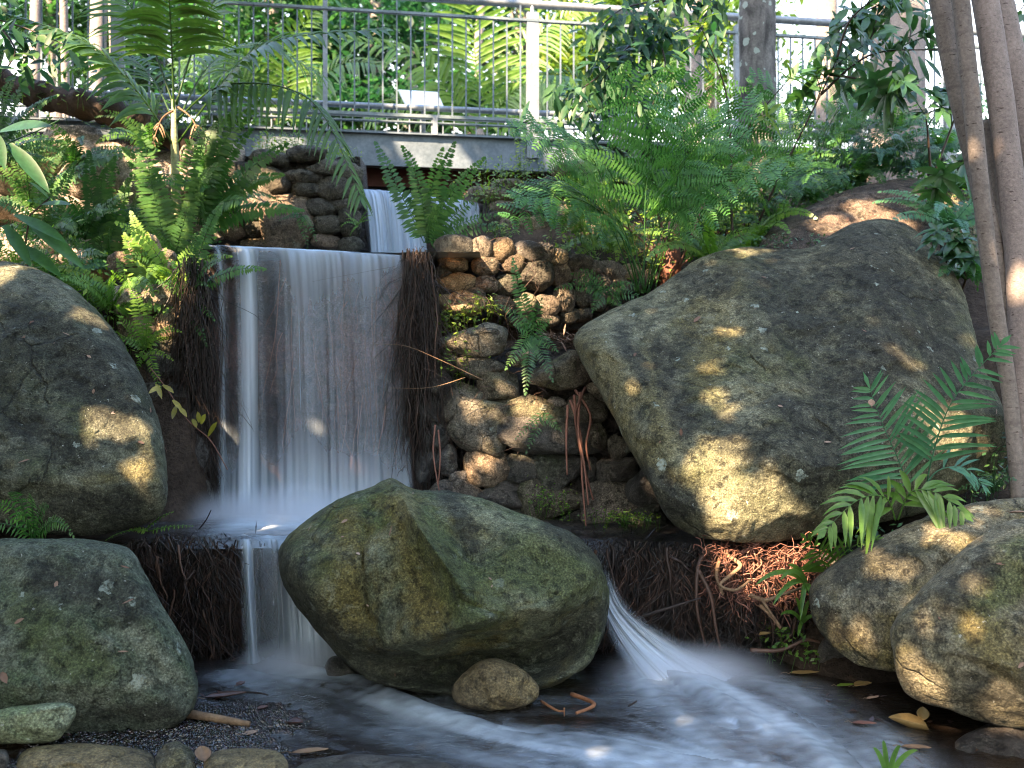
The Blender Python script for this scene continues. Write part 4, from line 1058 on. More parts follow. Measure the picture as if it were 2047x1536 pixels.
def bipinnate(mb, P, nrm, pairs, lmax, start=.35, pin=.016, tint=.5, rad=.005):
    mb.tube(P, [rad * (1 - .75 * i / (len(P) - 1)) for i in range(len(P))], 5, True, .2)
    for k in range(pairs):
        t = start + (1 - start) * (k + .4) / pairs
        for sd in (-1, 1):
            p, T = sample(P, min(.99, t + R.uniform(-.2, .2) / pairs))
            S = T.cross(nrm).normalized(); N = S.cross(T); u_ = k / pairs
            a = math.radians(12 + 30 * u_ + R.uniform(-6, 6))
            d = (S * sd * math.cos(a) + T * math.sin(a) + N * R.uniform(-.1, .15)).normalized()
            u = (t - start) / (1 - start)
            L = lmax * min(1, .6 + u * 1.6) * (1 - u) ** .75 + .03
            L *= R.uniform(.88, 1.1)
            Q = [p + d * (L * i / 6) + Vector((0, 0, -.16 * L * (i / 6) ** 2)) for i in range(7)]
            mb.tube(Q, [.0018, .0016, .0014, .0012, .001, .0008, .0006], 3, False, .2)
            np_ = max(5, int(L / pin))
            tn = tint + R.uniform(-.15, .15)
            for m in range(np_):
                v = .03 + .97 * (m + .5) / np_
                for s2 in (-1, 1):
                    q, T2 = sample(Q, v)
                    S2 = T2.cross(N).normalized()
                    d2 = (S2 * s2 * .9 + T2 * .42 + N * R.uniform(-.12, .08)).normalized()
                    l2 = pin * 3.3 * (1 - v) ** .55 * (.45 + .55 * min(1, L / lmax)) + .006
                    mb.blade(q, d2, N, l2, pin * .40, 2, .25, 0, tn + R.uniform(-.1, .1), .25)

def arc(base, az, el, L, bend, n=14):
    """a rib that leaves base at azimuth/elevation and bows over by bend degrees"""
    P = [Vector(base)]; p = Vector(base)
    for i in range(n):
        e = math.radians(el - bend * ((i + .5) / n) ** 1.2)
        p = p + Vector((math.cos(az) * math.cos(e), math.sin(az) * math.cos(e), math.sin(e))) * (L / n); P.append(p)
    return P
def pnormal(P, tilt=Vector((0, -.5, 1))):
    c = (P[-1] - P[0]); n = tilt - c * (tilt.dot(c) / c.length_squared)
    return n.normalized() if n.length > .05 else Vector((0, -1, 0))

FG = 'ferns growing among the rocks'
def fern(label, base, tips=(), n=0, L=.45, mat='fern', az=(-PI, PI), el=(35, 80), bend=(50, 100), pairs=26, wid=.011, lmax=None, sag=.22, group=FG, name='fern', facing=.55, fwd=18):
    b = at(*base); e = empty(name, b, label, 'fern', group)
    paths = []
    for tp in tips:
        dt = tp[2] if len(tp) > 2 else base[2] - .05
        t = at(tp[0], tp[1], dt); st = b + Vector((R.uniform(-.02, .02), R.uniform(-.02, .02), 0))
        c = (st + t) / 2 + Vector((0, 0, 1)) * (t - st).length * (sag * R.uniform(.7, 1.3))
        if (t - st).normalized().z > .85: c += Vector((R.uniform(-.1, .1), -.08, 0)) * (t - st).length
        paths.append(bez(st, c, t, 16))
    for i in range(n):
        a = az[0] + (az[1] - az[0]) * (i + R.random()) / n
        paths.append(arc(b, a, R.uniform(*el), L * R.uniform(.7, 1.15), R.uniform(*bend)))
    for P in paths:
        mb = MB(); ln = path_len(P)
        pinnate(mb, P, pnormal(P, Vector((R.uniform(-.25, .25), -facing * 1.5, 1))), max(10, int(pairs * min(1.3, ln / .5))), (lmax or ln * .17), wid * min(1.4, max(.6, ln / .5)), .06, fwd, prof_fern, 2, 0, .22, 0, R.uniform(.3, .7), .0032)
        mb.build('frond', M[mat], e)
    return e

fern('tall sword fern in front of the brightest pale boulder, left of the palm stem', (215, 540, 6.85), [(178, 308), (228, 318), (262, 352), (140, 395), (300, 420), (120, 470), (205, 345), (170, 372)], 9, .4, 'fern', facing=1.2)
fern('sword fern with upright fronds directly in front of the palm stem', (345, 530, 6.75), [(284, 256), (300, 330), (408, 246), (280, 390), (430, 330), (390, 380), (310, 430), (250, 300)], 9, .4, 'fern', facing=1.2)
fern('large bright fern leaning right over the dark wall beside the palm', (400, 450, 6.9), [(518, 205), (500, 262), (570, 290), (470, 222), (430, 250), (560, 350), (455, 300), (600, 420)], 3, .45, 'fern', lmax=.15, wid=.013, facing=1.0)
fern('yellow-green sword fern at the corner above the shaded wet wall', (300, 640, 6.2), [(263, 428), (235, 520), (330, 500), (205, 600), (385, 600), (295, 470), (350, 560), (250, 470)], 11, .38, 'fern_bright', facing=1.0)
fern('fern trailing over the left end of the main fall lip', (372, 600, 6.05), [(442, 408), (527, 538, 5.9), (440, 520, 5.85), (412, 690, 5.9), (300, 560), (428, 640, 5.9), (390, 470), (340, 520)], 9, .3, 'fern', facing=.8)
fern('brownish fern with stiff fronds in the upper left corner', (-30, 330, 6.5), [(112, 192), (100, 236), (60, 160), (128, 285), (30, 150), (110, 330), (70, 210)], 8, .45, 'fern', facing=.8)
fern('small drooping fern in the gap between the two left boulders', (66, 1090, 4.34), [(18, 985, 4.15), (60, 988, 4.15), (96, 1012, 4.15), (146, 1072, 4.15), (-20, 1010, 4.2), (128, 1050, 4.2), (30, 1040, 4.1), (-40, 1060, 4.2)], 0, .2, 'fern', pairs=22, lmax=.055, wid=.010, sag=.4, facing=1.3)
fern('tiny fern with one creeping frond at the left end of the root ledge', (296, 1062, 4.86), [(212, 1080, 4.6), (345, 1024), (384, 1052), (250, 1055)], 0, .15, 'fern_bright', pairs=18, lmax=.03, wid=.009, sag=.12)
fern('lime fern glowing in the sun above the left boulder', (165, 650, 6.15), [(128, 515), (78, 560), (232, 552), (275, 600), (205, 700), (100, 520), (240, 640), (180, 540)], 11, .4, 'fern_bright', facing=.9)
fern('fern on the far left in front of the pale wall', (90, 480, 6.7), [(18, 380), (62, 330), (150, 325), (232, 420), (180, 470), (110, 350), (0, 440)], 9, .45, 'fern', facing=1.0)
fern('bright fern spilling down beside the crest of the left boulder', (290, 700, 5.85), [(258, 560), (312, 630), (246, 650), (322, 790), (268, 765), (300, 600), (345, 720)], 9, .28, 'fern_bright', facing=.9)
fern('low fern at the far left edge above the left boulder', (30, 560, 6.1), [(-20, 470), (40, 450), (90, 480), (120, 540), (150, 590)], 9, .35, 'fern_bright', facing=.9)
fern('fern in the shade of the log at the left edge', (60, 420, 7.0), [(130, 300), (20, 300), (90, 280), (170, 330), (240, 310), (310, 300)], 8, .4, 'fern', facing=.8)
fern('tall open fern standing between the two strands of the upper fall', (852, 486, 6.6), [(752, 288), (806, 296), (884, 300), (908, 288), (966, 318), (952, 398), (1000, 452), (770, 360), (820, 330), (990, 430), (925, 350)], 2, .35, 'fern', pairs=20, lmax=.105, wid=.012, facing=1.1, sag=.16)
fern('upright sword fern in the middle of the right hand stone wall', (1062, 668, 5.92), [(1026, 520), (1004, 612), (1098, 640), (1112, 700, 5.8), (1012, 736, 5.75), (1050, 786, 5.75), (1082, 600), (1030, 650, 5.8), (1104, 760, 5.78)], 0, .3, 'fern', pairs=26, lmax=.075, wid=.011, facing=1.3, sag=.12)
fern('small hanging fern low on the block wall', (1088, 826, 5.86), [(1032, 876, 5.75), (1052, 905, 5.75), (1120, 860, 5.8)], 0, .2, 'fern', pairs=18, lmax=.05, wid=.009, sag=.05, facing=1.4)
fern('low fern draped over the cobble wall beside the huge boulder', (1212, 590, 6.45), [(1112, 578), (1185, 622), (1255, 566), (1295, 604), (1150, 560), (1240, 610)], 3, .3, 'fern', pairs=24, lmax=.07, wid=.011, facing=1.0)
fern('little fern sprouting left of the upper fall', (715, 450, 7.25), [(690, 425), (740, 440), (735, 420), (700, 470)], 3, .15, 'fern_bright', pairs=14)
fern('fern creeping over the large stones left of the upper fall', (600, 430, 7.1), [(545, 405), (632, 480), (560, 440), (615, 500)], 0, .2, 'fern', pairs=18, lmax=.05)
RF = [('fern under the lichen trunk', (1500, 505, 7.0), 'fern_bright'), ('pale fern against the edge of the huge boulder', (1420, 520, 6.6), 'fern_bright'), ('fern clump between bracken stems and dark boulder', (1560, 470, 7.3), 'fern'), ('fern clump left of the dark brown boulder', (1620, 400, 7.6), 'fern'), ('fern clump above the dark brown boulder', (1700, 365, 7.7), 'fern'),
      ('bluish fern high on the slope below the leafy sapling', (1760, 330, 7.8), 'palm_blue'), ('bluish fern hanging over the top of the dark boulder', (1830, 345, 7.6), 'palm_blue'), ('fern clump between the sapling and the slender trunks', (1880, 300, 7.6), 'fern'), ('fern in front of the wide trunk at the right', (1790, 260, 7.9), 'fern'), ('fern hanging right of the dark boulder', (1900, 460, 6.5), 'palm_blue'),
      ('fern at the foot of the slender trunks', (1930, 560, 6.1), 'fern'), ('fern clump below the railing on the right', (1680, 290, 8.2), 'fern'), ('fern clump right of the slope, by the slender trunks', (1920, 380, 7.2), 'fern')]
RF += [('fern on the soil behind the cobble wall', (1240, 500, 7.1), 'fern_bright'), ('fern behind the middle of the bracken', (1380, 470, 7.6), 'fern'), ('fern in front of the bridge end', (1160, 400, 7.9), 'fern'), ('fern just under the bridge end, behind the bracken', (1290, 400, 8.0), 'fern_bright'),
       ('fern between two bracken clumps left of the lichen trunk', (1450, 430, 7.8), 'fern'), ('fern right of the lichen trunk foot', (1590, 350, 8.0), 'fern')]
for lb, b, m in RF:
    fern(lb, b, (), 11, .55, m, (-PI, PI), (25, 75), (60, 120), 26, .012, .085, facing=.8)
for lb, b, m in [('fern at the foot of the pale wall, left of the palm', (260, 470, 7.1), 'fern'), ('fern hanging over the rim of the dark side wall', (345, 575, 6.2), 'fern_bright'), ('fern at the far left under the log', (10, 330, 7.2), 'fern'), ('fern between the palm and the dark rear wall', (440, 420, 7.0), 'fern'),
                 ('low fern in the sun right above the left boulder crest', (225, 620, 6.0), 'fern_bright'), ('fern on top of the pale wall behind the palm', (300, 300, 7.4), 'fern'), ('fern on the pale wall at the left', (150, 330, 7.2), 'fern'), ('fern low on the pale wall', (170, 480, 6.8), 'fern'), ('fern in the middle of the left bank', (110, 570, 6.3), 'fern')]:
    fern(lb, b, (), 13, .5, m, (-PI, PI), (25, 80), (50, 110), 26, .012, .085, facing=.9)
fern('dark leafy fern in the gap beside the foot of the slender trunks', (1985, 985, 4.9), (), 8, .22, 'bush', pairs=14, lmax=.05)

# bracken
BG = 'bracken behind the huge boulder'
def bracken(label, base, fr, pairs=13, lmax=.42, pin=.021, mat='bracken'):
    e = empty('bracken', at(*base), label, 'fern', BG)
    extra = [[(x + R.uniform(-70, 70) * (i + 1) / 3, y + R.uniform(-30, 60), z + R.uniform(-.25, .15)) for i, (x, y, z) in enumerate(pts)] for pts in fr]
    for pts in fr + extra[:1]:
        P = crom([at(base[0] + R.uniform(-14, 14), base[1], base[2])] + [at(*p) for p in pts], 8)
        mb = MB(); bipinnate(mb, P, pnormal(P, Vector((R.uniform(-.2, .2), -.55, 1))), int(pairs * .62), lmax * 1.12, .34, pin * 1.1, R.uniform(.3, .65))
        mb.build('frond', M[mat], e)
bracken('tall bracken leaning left over the cobble wall', (1285, 585, 6.7), [[(1215, 440, 6.6), (1150, 385, 6.4), (1040, 395, 6.2)], [(1225, 420, 6.7), (1150, 320, 6.5), (1015, 250, 6.3)], [(1250, 430, 6.6), (1210, 330, 6.4), (1130, 270, 6.2)]])
bracken('tall bracken with the widest upright frond, in front of the lichen trunk', (1305, 590, 6.8), [[(1335, 440, 6.7), (1362, 300, 6.55), (1345, 150, 6.3)], [(1320, 430, 6.9), (1300, 300, 6.8), (1235, 160, 6.6)], [(1345, 450, 6.6), (1400, 340, 6.4), (1490, 270, 6.2)]], 14, .5)
bracken('bracken arching right towards the dark boulder', (1400, 520, 7.1), [[(1440, 420, 7.0), (1500, 340, 6.8), (1600, 320, 6.6)], [(1430, 400, 7.1), (1465, 260, 7.0), (1530, 180, 6.8)], [(1395, 380, 7.1), (1400, 240, 7.0), (1330, 130, 6.8)]])
bracken('young pale bracken low behind the cobble wall', (1180, 520, 7.0), [[(1170, 470, 7.0), (1140, 430, 6.9), (1100, 440, 6.8)], [(1200, 460, 7.0), (1230, 400, 6.9), (1290, 390, 6.8)], [(1180, 450, 7.0), (1160, 400, 6.9), (1130, 360, 6.8)]], 11, .24, .017, 'fern_bright')
bracken('bracken beside the bridge end', (1340, 480, 7.6), [[(1300, 360, 7.6), (1240, 260, 7.5), (1140, 220, 7.3)], [(1330, 340, 7.7), (1290, 220, 7.6), (1230, 110, 7.5)], [(1370, 350, 7.6), (1410, 230, 7.5), (1440, 130, 7.4)]], 12, .45)
bracken('bracken at the foot of the lichen trunk', (1500, 470, 7.5), [[(1500, 380, 7.4), (1540, 280, 7.3), (1620, 230, 7.2)], [(1480, 360, 7.5), (1440, 260, 7.4), (1380, 200, 7.2)], [(1540, 400, 7.4), (1600, 350, 7.3), (1690, 350, 7.2)]], 12, .42)
bracken('bracken half hidden behind the sapling', (1610, 390, 7.9), [[(1640, 300, 7.9), (1680, 210, 7.8), (1740, 160, 7.6)], [(1590, 290, 7.9), (1560, 200, 7.8), (1500, 150, 7.7)], [(1660, 330, 7.8), (1730, 270, 7.7), (1800, 260, 7.6)]], 12, .4)
bracken('largest bracken, its arching fronds crossing the bridge end', (1280, 585, 6.45), [[(1225, 420, 6.4), (1170, 300, 6.3), (1040, 255, 6.1)], [(1290, 400, 6.45), (1300, 260, 6.4), (1240, 130, 6.2)], [(1320, 420, 6.4), (1400, 280, 6.3), (1520, 200, 6.1)], [(1330, 450, 6.35), (1430, 370, 6.2), (1560, 340, 6.0)], [(1240, 470, 6.4), (1160, 400, 6.2), (1030, 390, 6.0)]], 14, .50, .026)
# dry bracken stalks and shaggy stump
e = empty('fern_stump', at(1340, 560, 6.95), 'shaggy brown fern stump with dry stalks behind the huge boulder', 'stump')
mb = MB(); mb.tube([at(1338, 575, 6.95), at(1340, 520, 6.95), at(1345, 470, 6.97), at(1348, 440, 6.98)], [.09, .075, .05, .03], 12)
mb.build('trunk', M['root_red'], e)
for a, b in [((1330, 560), (1250, 390)), ((1345, 560), (1230, 440)), ((1350, 550), (1410, 400)), ((1340, 540), (1300, 400)), ((1360, 550), (1480, 470)), ((1320, 570), (1420, 490))]:
    mb = MB(); mb.tube(bez(at(*a, 6.9), at((a[0] + b[0]) / 2 + 10, (a[1] + b[1]) / 2 - 20, 6.9), at(*b, 6.95), 8), .008, 5, True, .7); mb.build('stalk', M['root_red'], e)

# palms
def palm_frond(mb, P, nrm, pairs=30, lmax=.45, wid=.016, droop=.35, vee=.25, start=.22, tint=.5, fwd=35, fold=.35, rad=.009):
    pinnate(mb, P, nrm, pairs, lmax, wid, start, fwd, prof_palm, 4, fold, droop, vee, tint, rad, .08, .3)
e = empty('palm', at(352, 520, 6.95), 'young palm with a slim pale stem and arching fronds on the left bank', 'palm')
mb = MB(); mb.tube([at(352, 545, 6.95), at(352, 430, 6.95), at(351, 360, 6.95), at(349, 290, 6.95), at(347, 200, 6.95)], [.034, .032, .030, .026, .013], 14); mb.build('trunk', M['palm_trunk'], e)
for pts, n_, kw in [([(348, 230, 6.95), (344, 110, 6.85), (338, 0, 6.7), (325, -110, 6.45)], (0, -1, .1), dict(lmax=.50, droop=.45, vee=-.1, start=.30, fwd=24, wid=.018)),
                    ([(352, 300, 6.95), (280, 190, 6.8), (180, 90, 6.6), (40, 35, 6.4)], (.15, -.45, .8), dict(lmax=.40, droop=.55, vee=-.05, wid=.024, fwd=42)),
                    ([(356, 285, 6.95), (440, 175, 6.8), (540, 85, 6.6), (760, 60, 6.4)], (-.1, -.6, .8), dict(lmax=.38, droop=.35, vee=.05, fwd=42, wid=.022)),
                    ([(354, 240, 6.95), (450, 170, 6.75), (620, 200, 6.45), (722, 395, 6.2)], (.3, -.5, .8), dict(lmax=.34, droop=.6, vee=-.2, wid=.017)),
                    ([(352, 210, 6.95), (400, 60, 7.0), (470, -50, 7.0), (600, -110, 6.9)], (-.3, -.7, .5), dict(lmax=.45, droop=.5)),
                    ([(347, 210, 6.95), (290, 60, 7.0), (210, -40, 7.0), (90, -90, 6.9)], (.3, -.7, .5), dict(lmax=.45, droop=.5)),
                    ([(350, 250, 6.95), (300, 150, 7.2), (230, 110, 7.5), (120, 150, 7.8)], (.2, -.5, .8), dict(lmax=.4, droop=.6)),
                    ([(352, 250, 6.95), (420, 130, 7.2), (520, 90, 7.5), (640, 150, 7.7)], (-.2, -.5, .8), dict(lmax=.4, droop=.6))]:
    P = crom([at(*p) for p in pts], 8); mb = MB(); palm_frond(mb, P, Vector(n_).normalized(), tint=R.uniform(.3, .65), **kw); mb.build('frond', M['palm'], e)
for pts in [[(356, 215, 6.9), (385, 240, 6.8), (412, 300, 6.7)], [(346, 222, 6.9), (322, 240, 6.8), (305, 290, 6.7)]]:
    P = crom([at(*p) for p in pts], 6); mb = MB(); palm_frond(mb, P, Vector((0, -.8, .5)).normalized(), 4, .08, .006, .8, -.2, .5); mb.build('dead_frond', M['dead_leaf'], e, )['label'] = 'withered yellow frond'

def seedling(label, base, fronds, mat='palm_blue'):
    e = empty('palm_seedling', at(*base), label, 'palm seedling', 'palm seedlings by the huge boulder')
    for pts, n_, kw in fronds:
        P = crom([at(*p) for p in pts], 8); mb = MB(); palm_frond(mb, P, Vector(n_).normalized(), rad=.005, tint=R.uniform(.35, .6), **kw); mb.build('frond', M[mat], e)
seedling('palm seedling with two upright feathery fronds in front of the huge boulder', (1830, 1000, 4.62),
         [([(1822, 1000, 4.62), (1800, 930, 4.58), (1765, 850, 4.53), (1738, 775, 4.48)], (.1, -1, .25), dict(pairs=18, lmax=.32, wid=.011, droop=.12, vee=.1, start=.16, fwd=28)),
          ([(1850, 1000, 4.62), (1862, 920, 4.55), (1905, 800, 4.45), (2000, 690, 4.3)], (-.1, -1, .35), dict(pairs=20, lmax=.25, wid=.012, droop=.15, vee=.1, start=.30, fwd=30)),
          ([(1838, 1000, 4.62), (1870, 945, 4.6), (1925, 935, 4.56), (1965, 970, 4.52)], (0, -.6, .8), dict(pairs=6, lmax=.17, wid=.010, droop=.3, start=.4))])
seedling('palm seedling with low drooping leaves over the brown sloping boulder', (1790, 1040, 4.50),
         [([(1790, 1040, 4.5), (1770, 995, 4.45), (1715, 1000, 4.38), (1650, 1060, 4.3)], (.1, -.9, .5), dict(pairs=11, lmax=.21, wid=.017, droop=.5, vee=-.1, start=.15)),
          ([(1795, 1040, 4.5), (1820, 985, 4.46), (1870, 985, 4.4), (1925, 1025, 4.34)], (-.1, -.9, .5), dict(pairs=11, lmax=.19, wid=.016, droop=.5, vee=-.1, start=.15))], 'palm_fresh')
seedling('palm seedling with narrow fanned leaves growing out of the pink roots', (1655, 1160, 4.62),
         [([(1655, 1160, 4.62), (1648, 1130, 4.6), (1635, 1105, 4.57), (1612, 1078, 4.54)], (.1, -1, .2), dict(pairs=9, lmax=.18, wid=.010, droop=.15, start=.15)),
          ([(1657, 1160, 4.62), (1675, 1120, 4.58), (1710, 1090, 4.54), (1755, 1078, 4.5)], (-.1, -.9, .4), dict(pairs=9, lmax=.14, wid=.007, droop=.35, start=.15))], 'palm_fresh')

# strap-leaved plant below it
def strappy(label, base, leaves, mat, name='plant', w=.012, cat='plant'):
    b = at(*base); e = empty(name, b, label, cat)
    for tp in leaves:
        t = at(*tp); c = (b + t) / 2 + Vector((0, 0, 1)) * (t - b).length * .35
        P = bez(b, c, t, 8); mb = MB()
        pr = None
        for i, p in enumerate(P):
            T = (P[min(i + 1, 8)] - P[max(i - 1, 0)]).normalized(); S = T.cross(Vector((0, -1, .4))).normalized(); v = i / 8
            ww = w * (.35 + .65 * math.sin(PI * min(1, v * .8 + .2))) * (1 if v < .95 else .1)
            cur = (mb.vert(p - S * ww, .5), mb.vert(p + Vector((0, .2, -.3)) * ww, .35), mb.vert(p + S * ww, .5))
            if pr: mb.f += [(pr[0], pr[1], cur[1], cur[0]), (pr[1], pr[2], cur[2], cur[1])]
            pr = cur
        mb.build('leaf', M[mat], e)
    return e
strappy('strappy green plant hanging among the pink roots', (1612, 1165, 4.55), [(1510, 1170, 4.4), (1560, 1160, 4.35), (1545, 1210, 4.4), (1600, 1240, 4.4), (1575, 1130, 4.5), (1625, 1215, 4.42)], 'palm_fresh')
strappy('small grassy plant with folded leaves left of the brown sloping boulder', (1605, 1245, 4.55), [(1590, 1195, 4.5), (1620, 1200, 4.48), (1560, 1230, 4.45), (1595, 1275, 4.45), (1630, 1235, 4.48)], 'palm_fresh', w=.009)
strappy('tuft of grass blades at the very bottom edge on the right', (1775, 1560, 3.4), [(1745, 1495, 3.38), (1800, 1490, 3.36), (1835, 1500, 3.36), (1765, 1480, 3.4)], 'palm_fresh', w=.009)

# leafy saplings: whorls of lance-shaped leaves
def whorl(mb, p, axis_, n, L, W, droop=.25, tint=.5):
    a = axis_.normalized(); u = a.orthogonal().normalized(); v = a.cross(u); o0 = R.random() * 6
    for i in range(n):
        an = o0 + 2 * PI * i / n + R.uniform(-.25, .25)
        d = (u * math.cos(an) + v * math.sin(an) + a * R.uniform(.05, .6)).normalized()
        mb.blade(p + a * R.uniform(-.03, .03), d, (a + Vector((0, 0, .3))).normalized(), L * R.uniform(.7, 1.15), W * R.uniform(.8, 1.15), 4, droop, .3, tint + R.uniform(-.2, .2), .42)
def sapling(label, stems, mat, L=.2, W=.026, n=8, cat='sapling', name='sapling', rad=.011, group=None, step=.0, twigs=0):
    b = stems[0][0]; e = empty(name, at(*b), label, cat, group)
    for st in stems:
        P = crom([at(*p) for p in st], 8); ln = path_len(P)
        mb = MB(); mb.tube(P, [rad * (1 - .7 * i / (len(P) - 1)) for i in range(len(P))], 6, True, .4); mb.build('stem', M['rachis'], e)
        mb = MB()
        whorl(mb, P[-1], P[-1] - P[-3], n, L, W)
        for k in range(twigs):
            t = R.uniform(.45, .95); p, T = sample(P, t)
            d = (T + Vector((R.uniform(-1, 1), R.uniform(-1, .6), R.uniform(-.4, .8)))).normalized(); q = p + d * R.uniform(.1, .28)
            mb.tube([p, (p + q) / 2 + Vector((0, 0, .01)), q], .004, 4, True, .15)
            whorl(mb, q, q - p, n, L * R.uniform(.7, 1.0), W)
        mb.build('foliage', M[mat], e)
sapling('dark-leaved sapling with leaf rosettes leaning right across the railing', [[(1500, 480, 7.2), (1560, 350, 7.1), (1640, 190, 7.0), (1672, 120, 6.9)], [(1640, 190, 7.0), (1740, 110, 6.9), (1880, 100, 6.7)], [(1672, 120, 6.9), (1700, 40, 6.8), (1760, -10, 6.7)], [(1660, 150, 6.95), (1720, 160, 6.8), (1770, 190, 6.6)]], 'bush', .22, .030, 9, twigs=4)
sapling('thin sapling with a rosette of yellowish leaves in front of the lichen trunk', [[(1465, 480, 7.0), (1462, 330, 7.0), (1500, 250, 6.95), (1580, 155, 6.85)], [(1462, 330, 7.0), (1450, 180, 7.0), (1400, 50, 6.9)]], 'lime', .17, .021, 8, twigs=1)
sapling('dark rosette shrub left of the slender trunks', [[(1860, 340, 6.9), (1855, 270, 6.85), (1850, 228, 6.8)], [(1870, 350, 6.8), (1900, 330, 6.7), (1885, 350, 6.5)], [(1870, 340, 7.0), (1900, 260, 7.0), (1925, 190, 6.9)]], 'bush', .20, .026, 8, twigs=3)
sapling('glossy bush in the shadow right of the huge boulder', [[(1900, 620, 6.2), (1890, 540, 6.1), (1905, 480, 6.0)], [(1900, 620, 6.2), (1930, 560, 6.1), (1915, 520, 6.0)]], 'bush', .15, .02, 8, twigs=4)
sapling('small broad-leaved plant at the far left edge with two big dark leaves', [[(-60, 420, 5.7), (-20, 330, 5.6), (0, 290, 5.6)]], 'bush', .02, .004, 3, cat='plant', name='plant')
mb = MB(); e_ = [o for o in col.objects if o.get('label', '').startswith('small broad-leaved plant at the far left')][0]
for a, b, w in [((0, 264), (104, 238), .05), ((18, 288), (100, 372), .042), ((-10, 265), (10, 330), .035)]:
    p = at(*a, 5.55); q = at(*b, 5.4); mb.blade(p, (q - p).normalized(), Vector((.1, -.75, .65)).normalized(), (q - p).length, w, 8, .1, .3, .45, .45)
mb.tube([at(-60, 350, 5.6), at(20, 285, 5.58), at(75, 262, 5.56), at(120, 240, 5.5)], .004, 5, True, .3)
mb.build('big_leaves', M['canopy'], e_)
e = empty('plant', at(60, 560, 5.9), 'plant with wide pale green leaves above the left boulder', 'plant')
for a, b, w in [((30, 430), (130, 470), .04), ((60, 450), (165, 520), .045), ((80, 410), (140, 400), .03), ((10, 450), (60, 520), .04), ((100, 400), (60, 360), .03), ((0, 480), (-30, 540), .04), ((40, 490), (120, 540), .04)]:
    mb = MB(); p = at(*a, 5.9); q = at(*b, 5.75); mb.blade(p, (q - p).normalized(), Vector((.2, -.7, .7)).normalized(), (q - p).length * 1.05, w, 7, .1, .25, .5, .45); mb.build('leaf', M['fern'], e)
mb = MB(); mb.tube([at(60, 560, 5.9), at(50, 490, 5.9), at(60, 430, 5.9), at(100, 395, 5.9)], .006, 5); mb.build('stem', M['rachis'], e)
for px, py, an in ((1905, 175, 0), (2040, 60, 1)): pass

# hanging leafy branch, upper middle right
def leafy_branch(label, limbs, mat, L, W, per, name='leafy_branch', group=None):
    e = empty(name, at(*limbs[0][0]), label, 'branch', group)
    for lm in limbs:
        P = crom([at(*p) for p in lm], 8)
        mb = MB(); mb.tube(P, [.010 * (1 - .75 * i / (len(P) - 1)) for i in range(len(P))], 5, True, .3); mb.build('limb', M['rachis'], e)
        mb = MB(); ln = path_len(P)
        for k in range(int(per * ln)):
            p, T = sample(P, R.uniform(.12, 1)); q = p + Vector((R.gauss(0, .09), R.gauss(0, .09), R.gauss(-.03, .08)))
            d = Vector((R.uniform(-.8, .8), R.uniform(-.6, .4), R.uniform(-1.1, .15))).normalized()
            mb.blade(q, d, Vector((R.uniform(-.5, .5), -.7, .7)).normalized(), L * R.uniform(.6, 1.2), W * R.uniform(.7, 1.2), 3, .15, .2, R.random(), .45)
        mb.build('leaves', M[mat], e)
leafy_branch('drooping leafy branch hanging in front of the bridge post on the right', [[(1420, -120, 7.6), (1330, 0, 7.4), (1250, 110, 7.3), (1180, 240, 7.2)], [(1330, 0, 7.4), (1240, 20, 7.2), (1180, 80, 7.1)], [(1300, 40, 7.4), (1330, 130, 7.3), (1300, 220, 7.2)], [(1420, -120, 7.6), (1420, 0, 7.5), (1390, 90, 7.4)], [(1260, 90, 7.3), (1200, 150, 7.2), (1130, 200, 7.1)]], 'canopy', .15, .024, 130)
leafy_branch('dark leafy twigs hanging from above at the far right', [[(2140, 40, 6.0), (2060, 90, 5.9), (2010, 60, 5.9)], [(2140, 40, 6.0), (2060, 140, 5.9), (2030, 200, 5.9)], [(2100, -60, 6.0), (2040, 20, 5.9)]], 'bush', .12, .025, 60)
leafy_branch('dark leafy branch against the white sky above the sapling', [[(1900, -160, 7.5), (1800, -20, 7.3), (1700, 40, 7.2), (1640, 110, 7.1)], [(1800, -20, 7.3), (1820, 70, 7.2), (1790, 140, 7.1)], [(1760, 0, 7.3), (1740, 80, 7.2), (1690, 180, 7.1)]], 'bush', .19, .030, 62)
leafy_branch('leafy twigs hanging into the top left corner', [[(-120, -40, 6.5), (-20, 30, 6.4), (60, 60, 6.3), (130, 90, 6.2)], [(-20, 30, 6.4), (30, 100, 6.3), (0, 150, 6.2)]], 'canopy', .13, .026, 70)

# ground cover and small leafy weeds (countless small leaves)
def groundcover(label, spots, mat, n, size, name='ground_cover', sp=1.0):
    mb = MB()
    for px, py, d, rx, rz in spots:
        c = at(px, py, d)
        for k in range(n):
            q = c + Vector((R.gauss(0, .5) * rx * d / F, R.gauss(0, .12) * sp, R.gauss(0, .5) * rz * d / F))
            dd = Vector((R.uniform(-1, 1), R.uniform(-1, .4), R.uniform(-.5, .7))).normalized()
            mb.blade(q, dd, Vector((R.uniform(-.6, .6), -.5, .8)).normalized(), size * R.uniform(.6, 1.4), size * .27, 2, .1, 0, R.random(), .45)
            if k % 5 == 0: mb.tube([q, q + Vector((R.uniform(-.03, .03), .02, -.10))], .0016, 3, False, .1)
    return tag(mb.build(name, M[mat]), label, None, None, 'stuff')
groundcover('lime ground cover', [(560, 280, 7.9, 60, 16), (620, 292, 7.9, 70, 14), (680, 312, 7.8, 40, 14), (540, 300, 7.7, 40, 18)], 'lime', 160, .035)
groundcover('lime weeds', [(950, 372, 7.5, 50, 30), (990, 350, 7.7, 40, 40), (1040, 300, 7.8, 14, 70), (1035, 340, 7.8, 40, 30), (1090, 330, 7.9, 40, 40), (980, 385, 7.5, 60, 24), (1005, 460, 7.3, 30, 18)], 'lime', 100, .035)
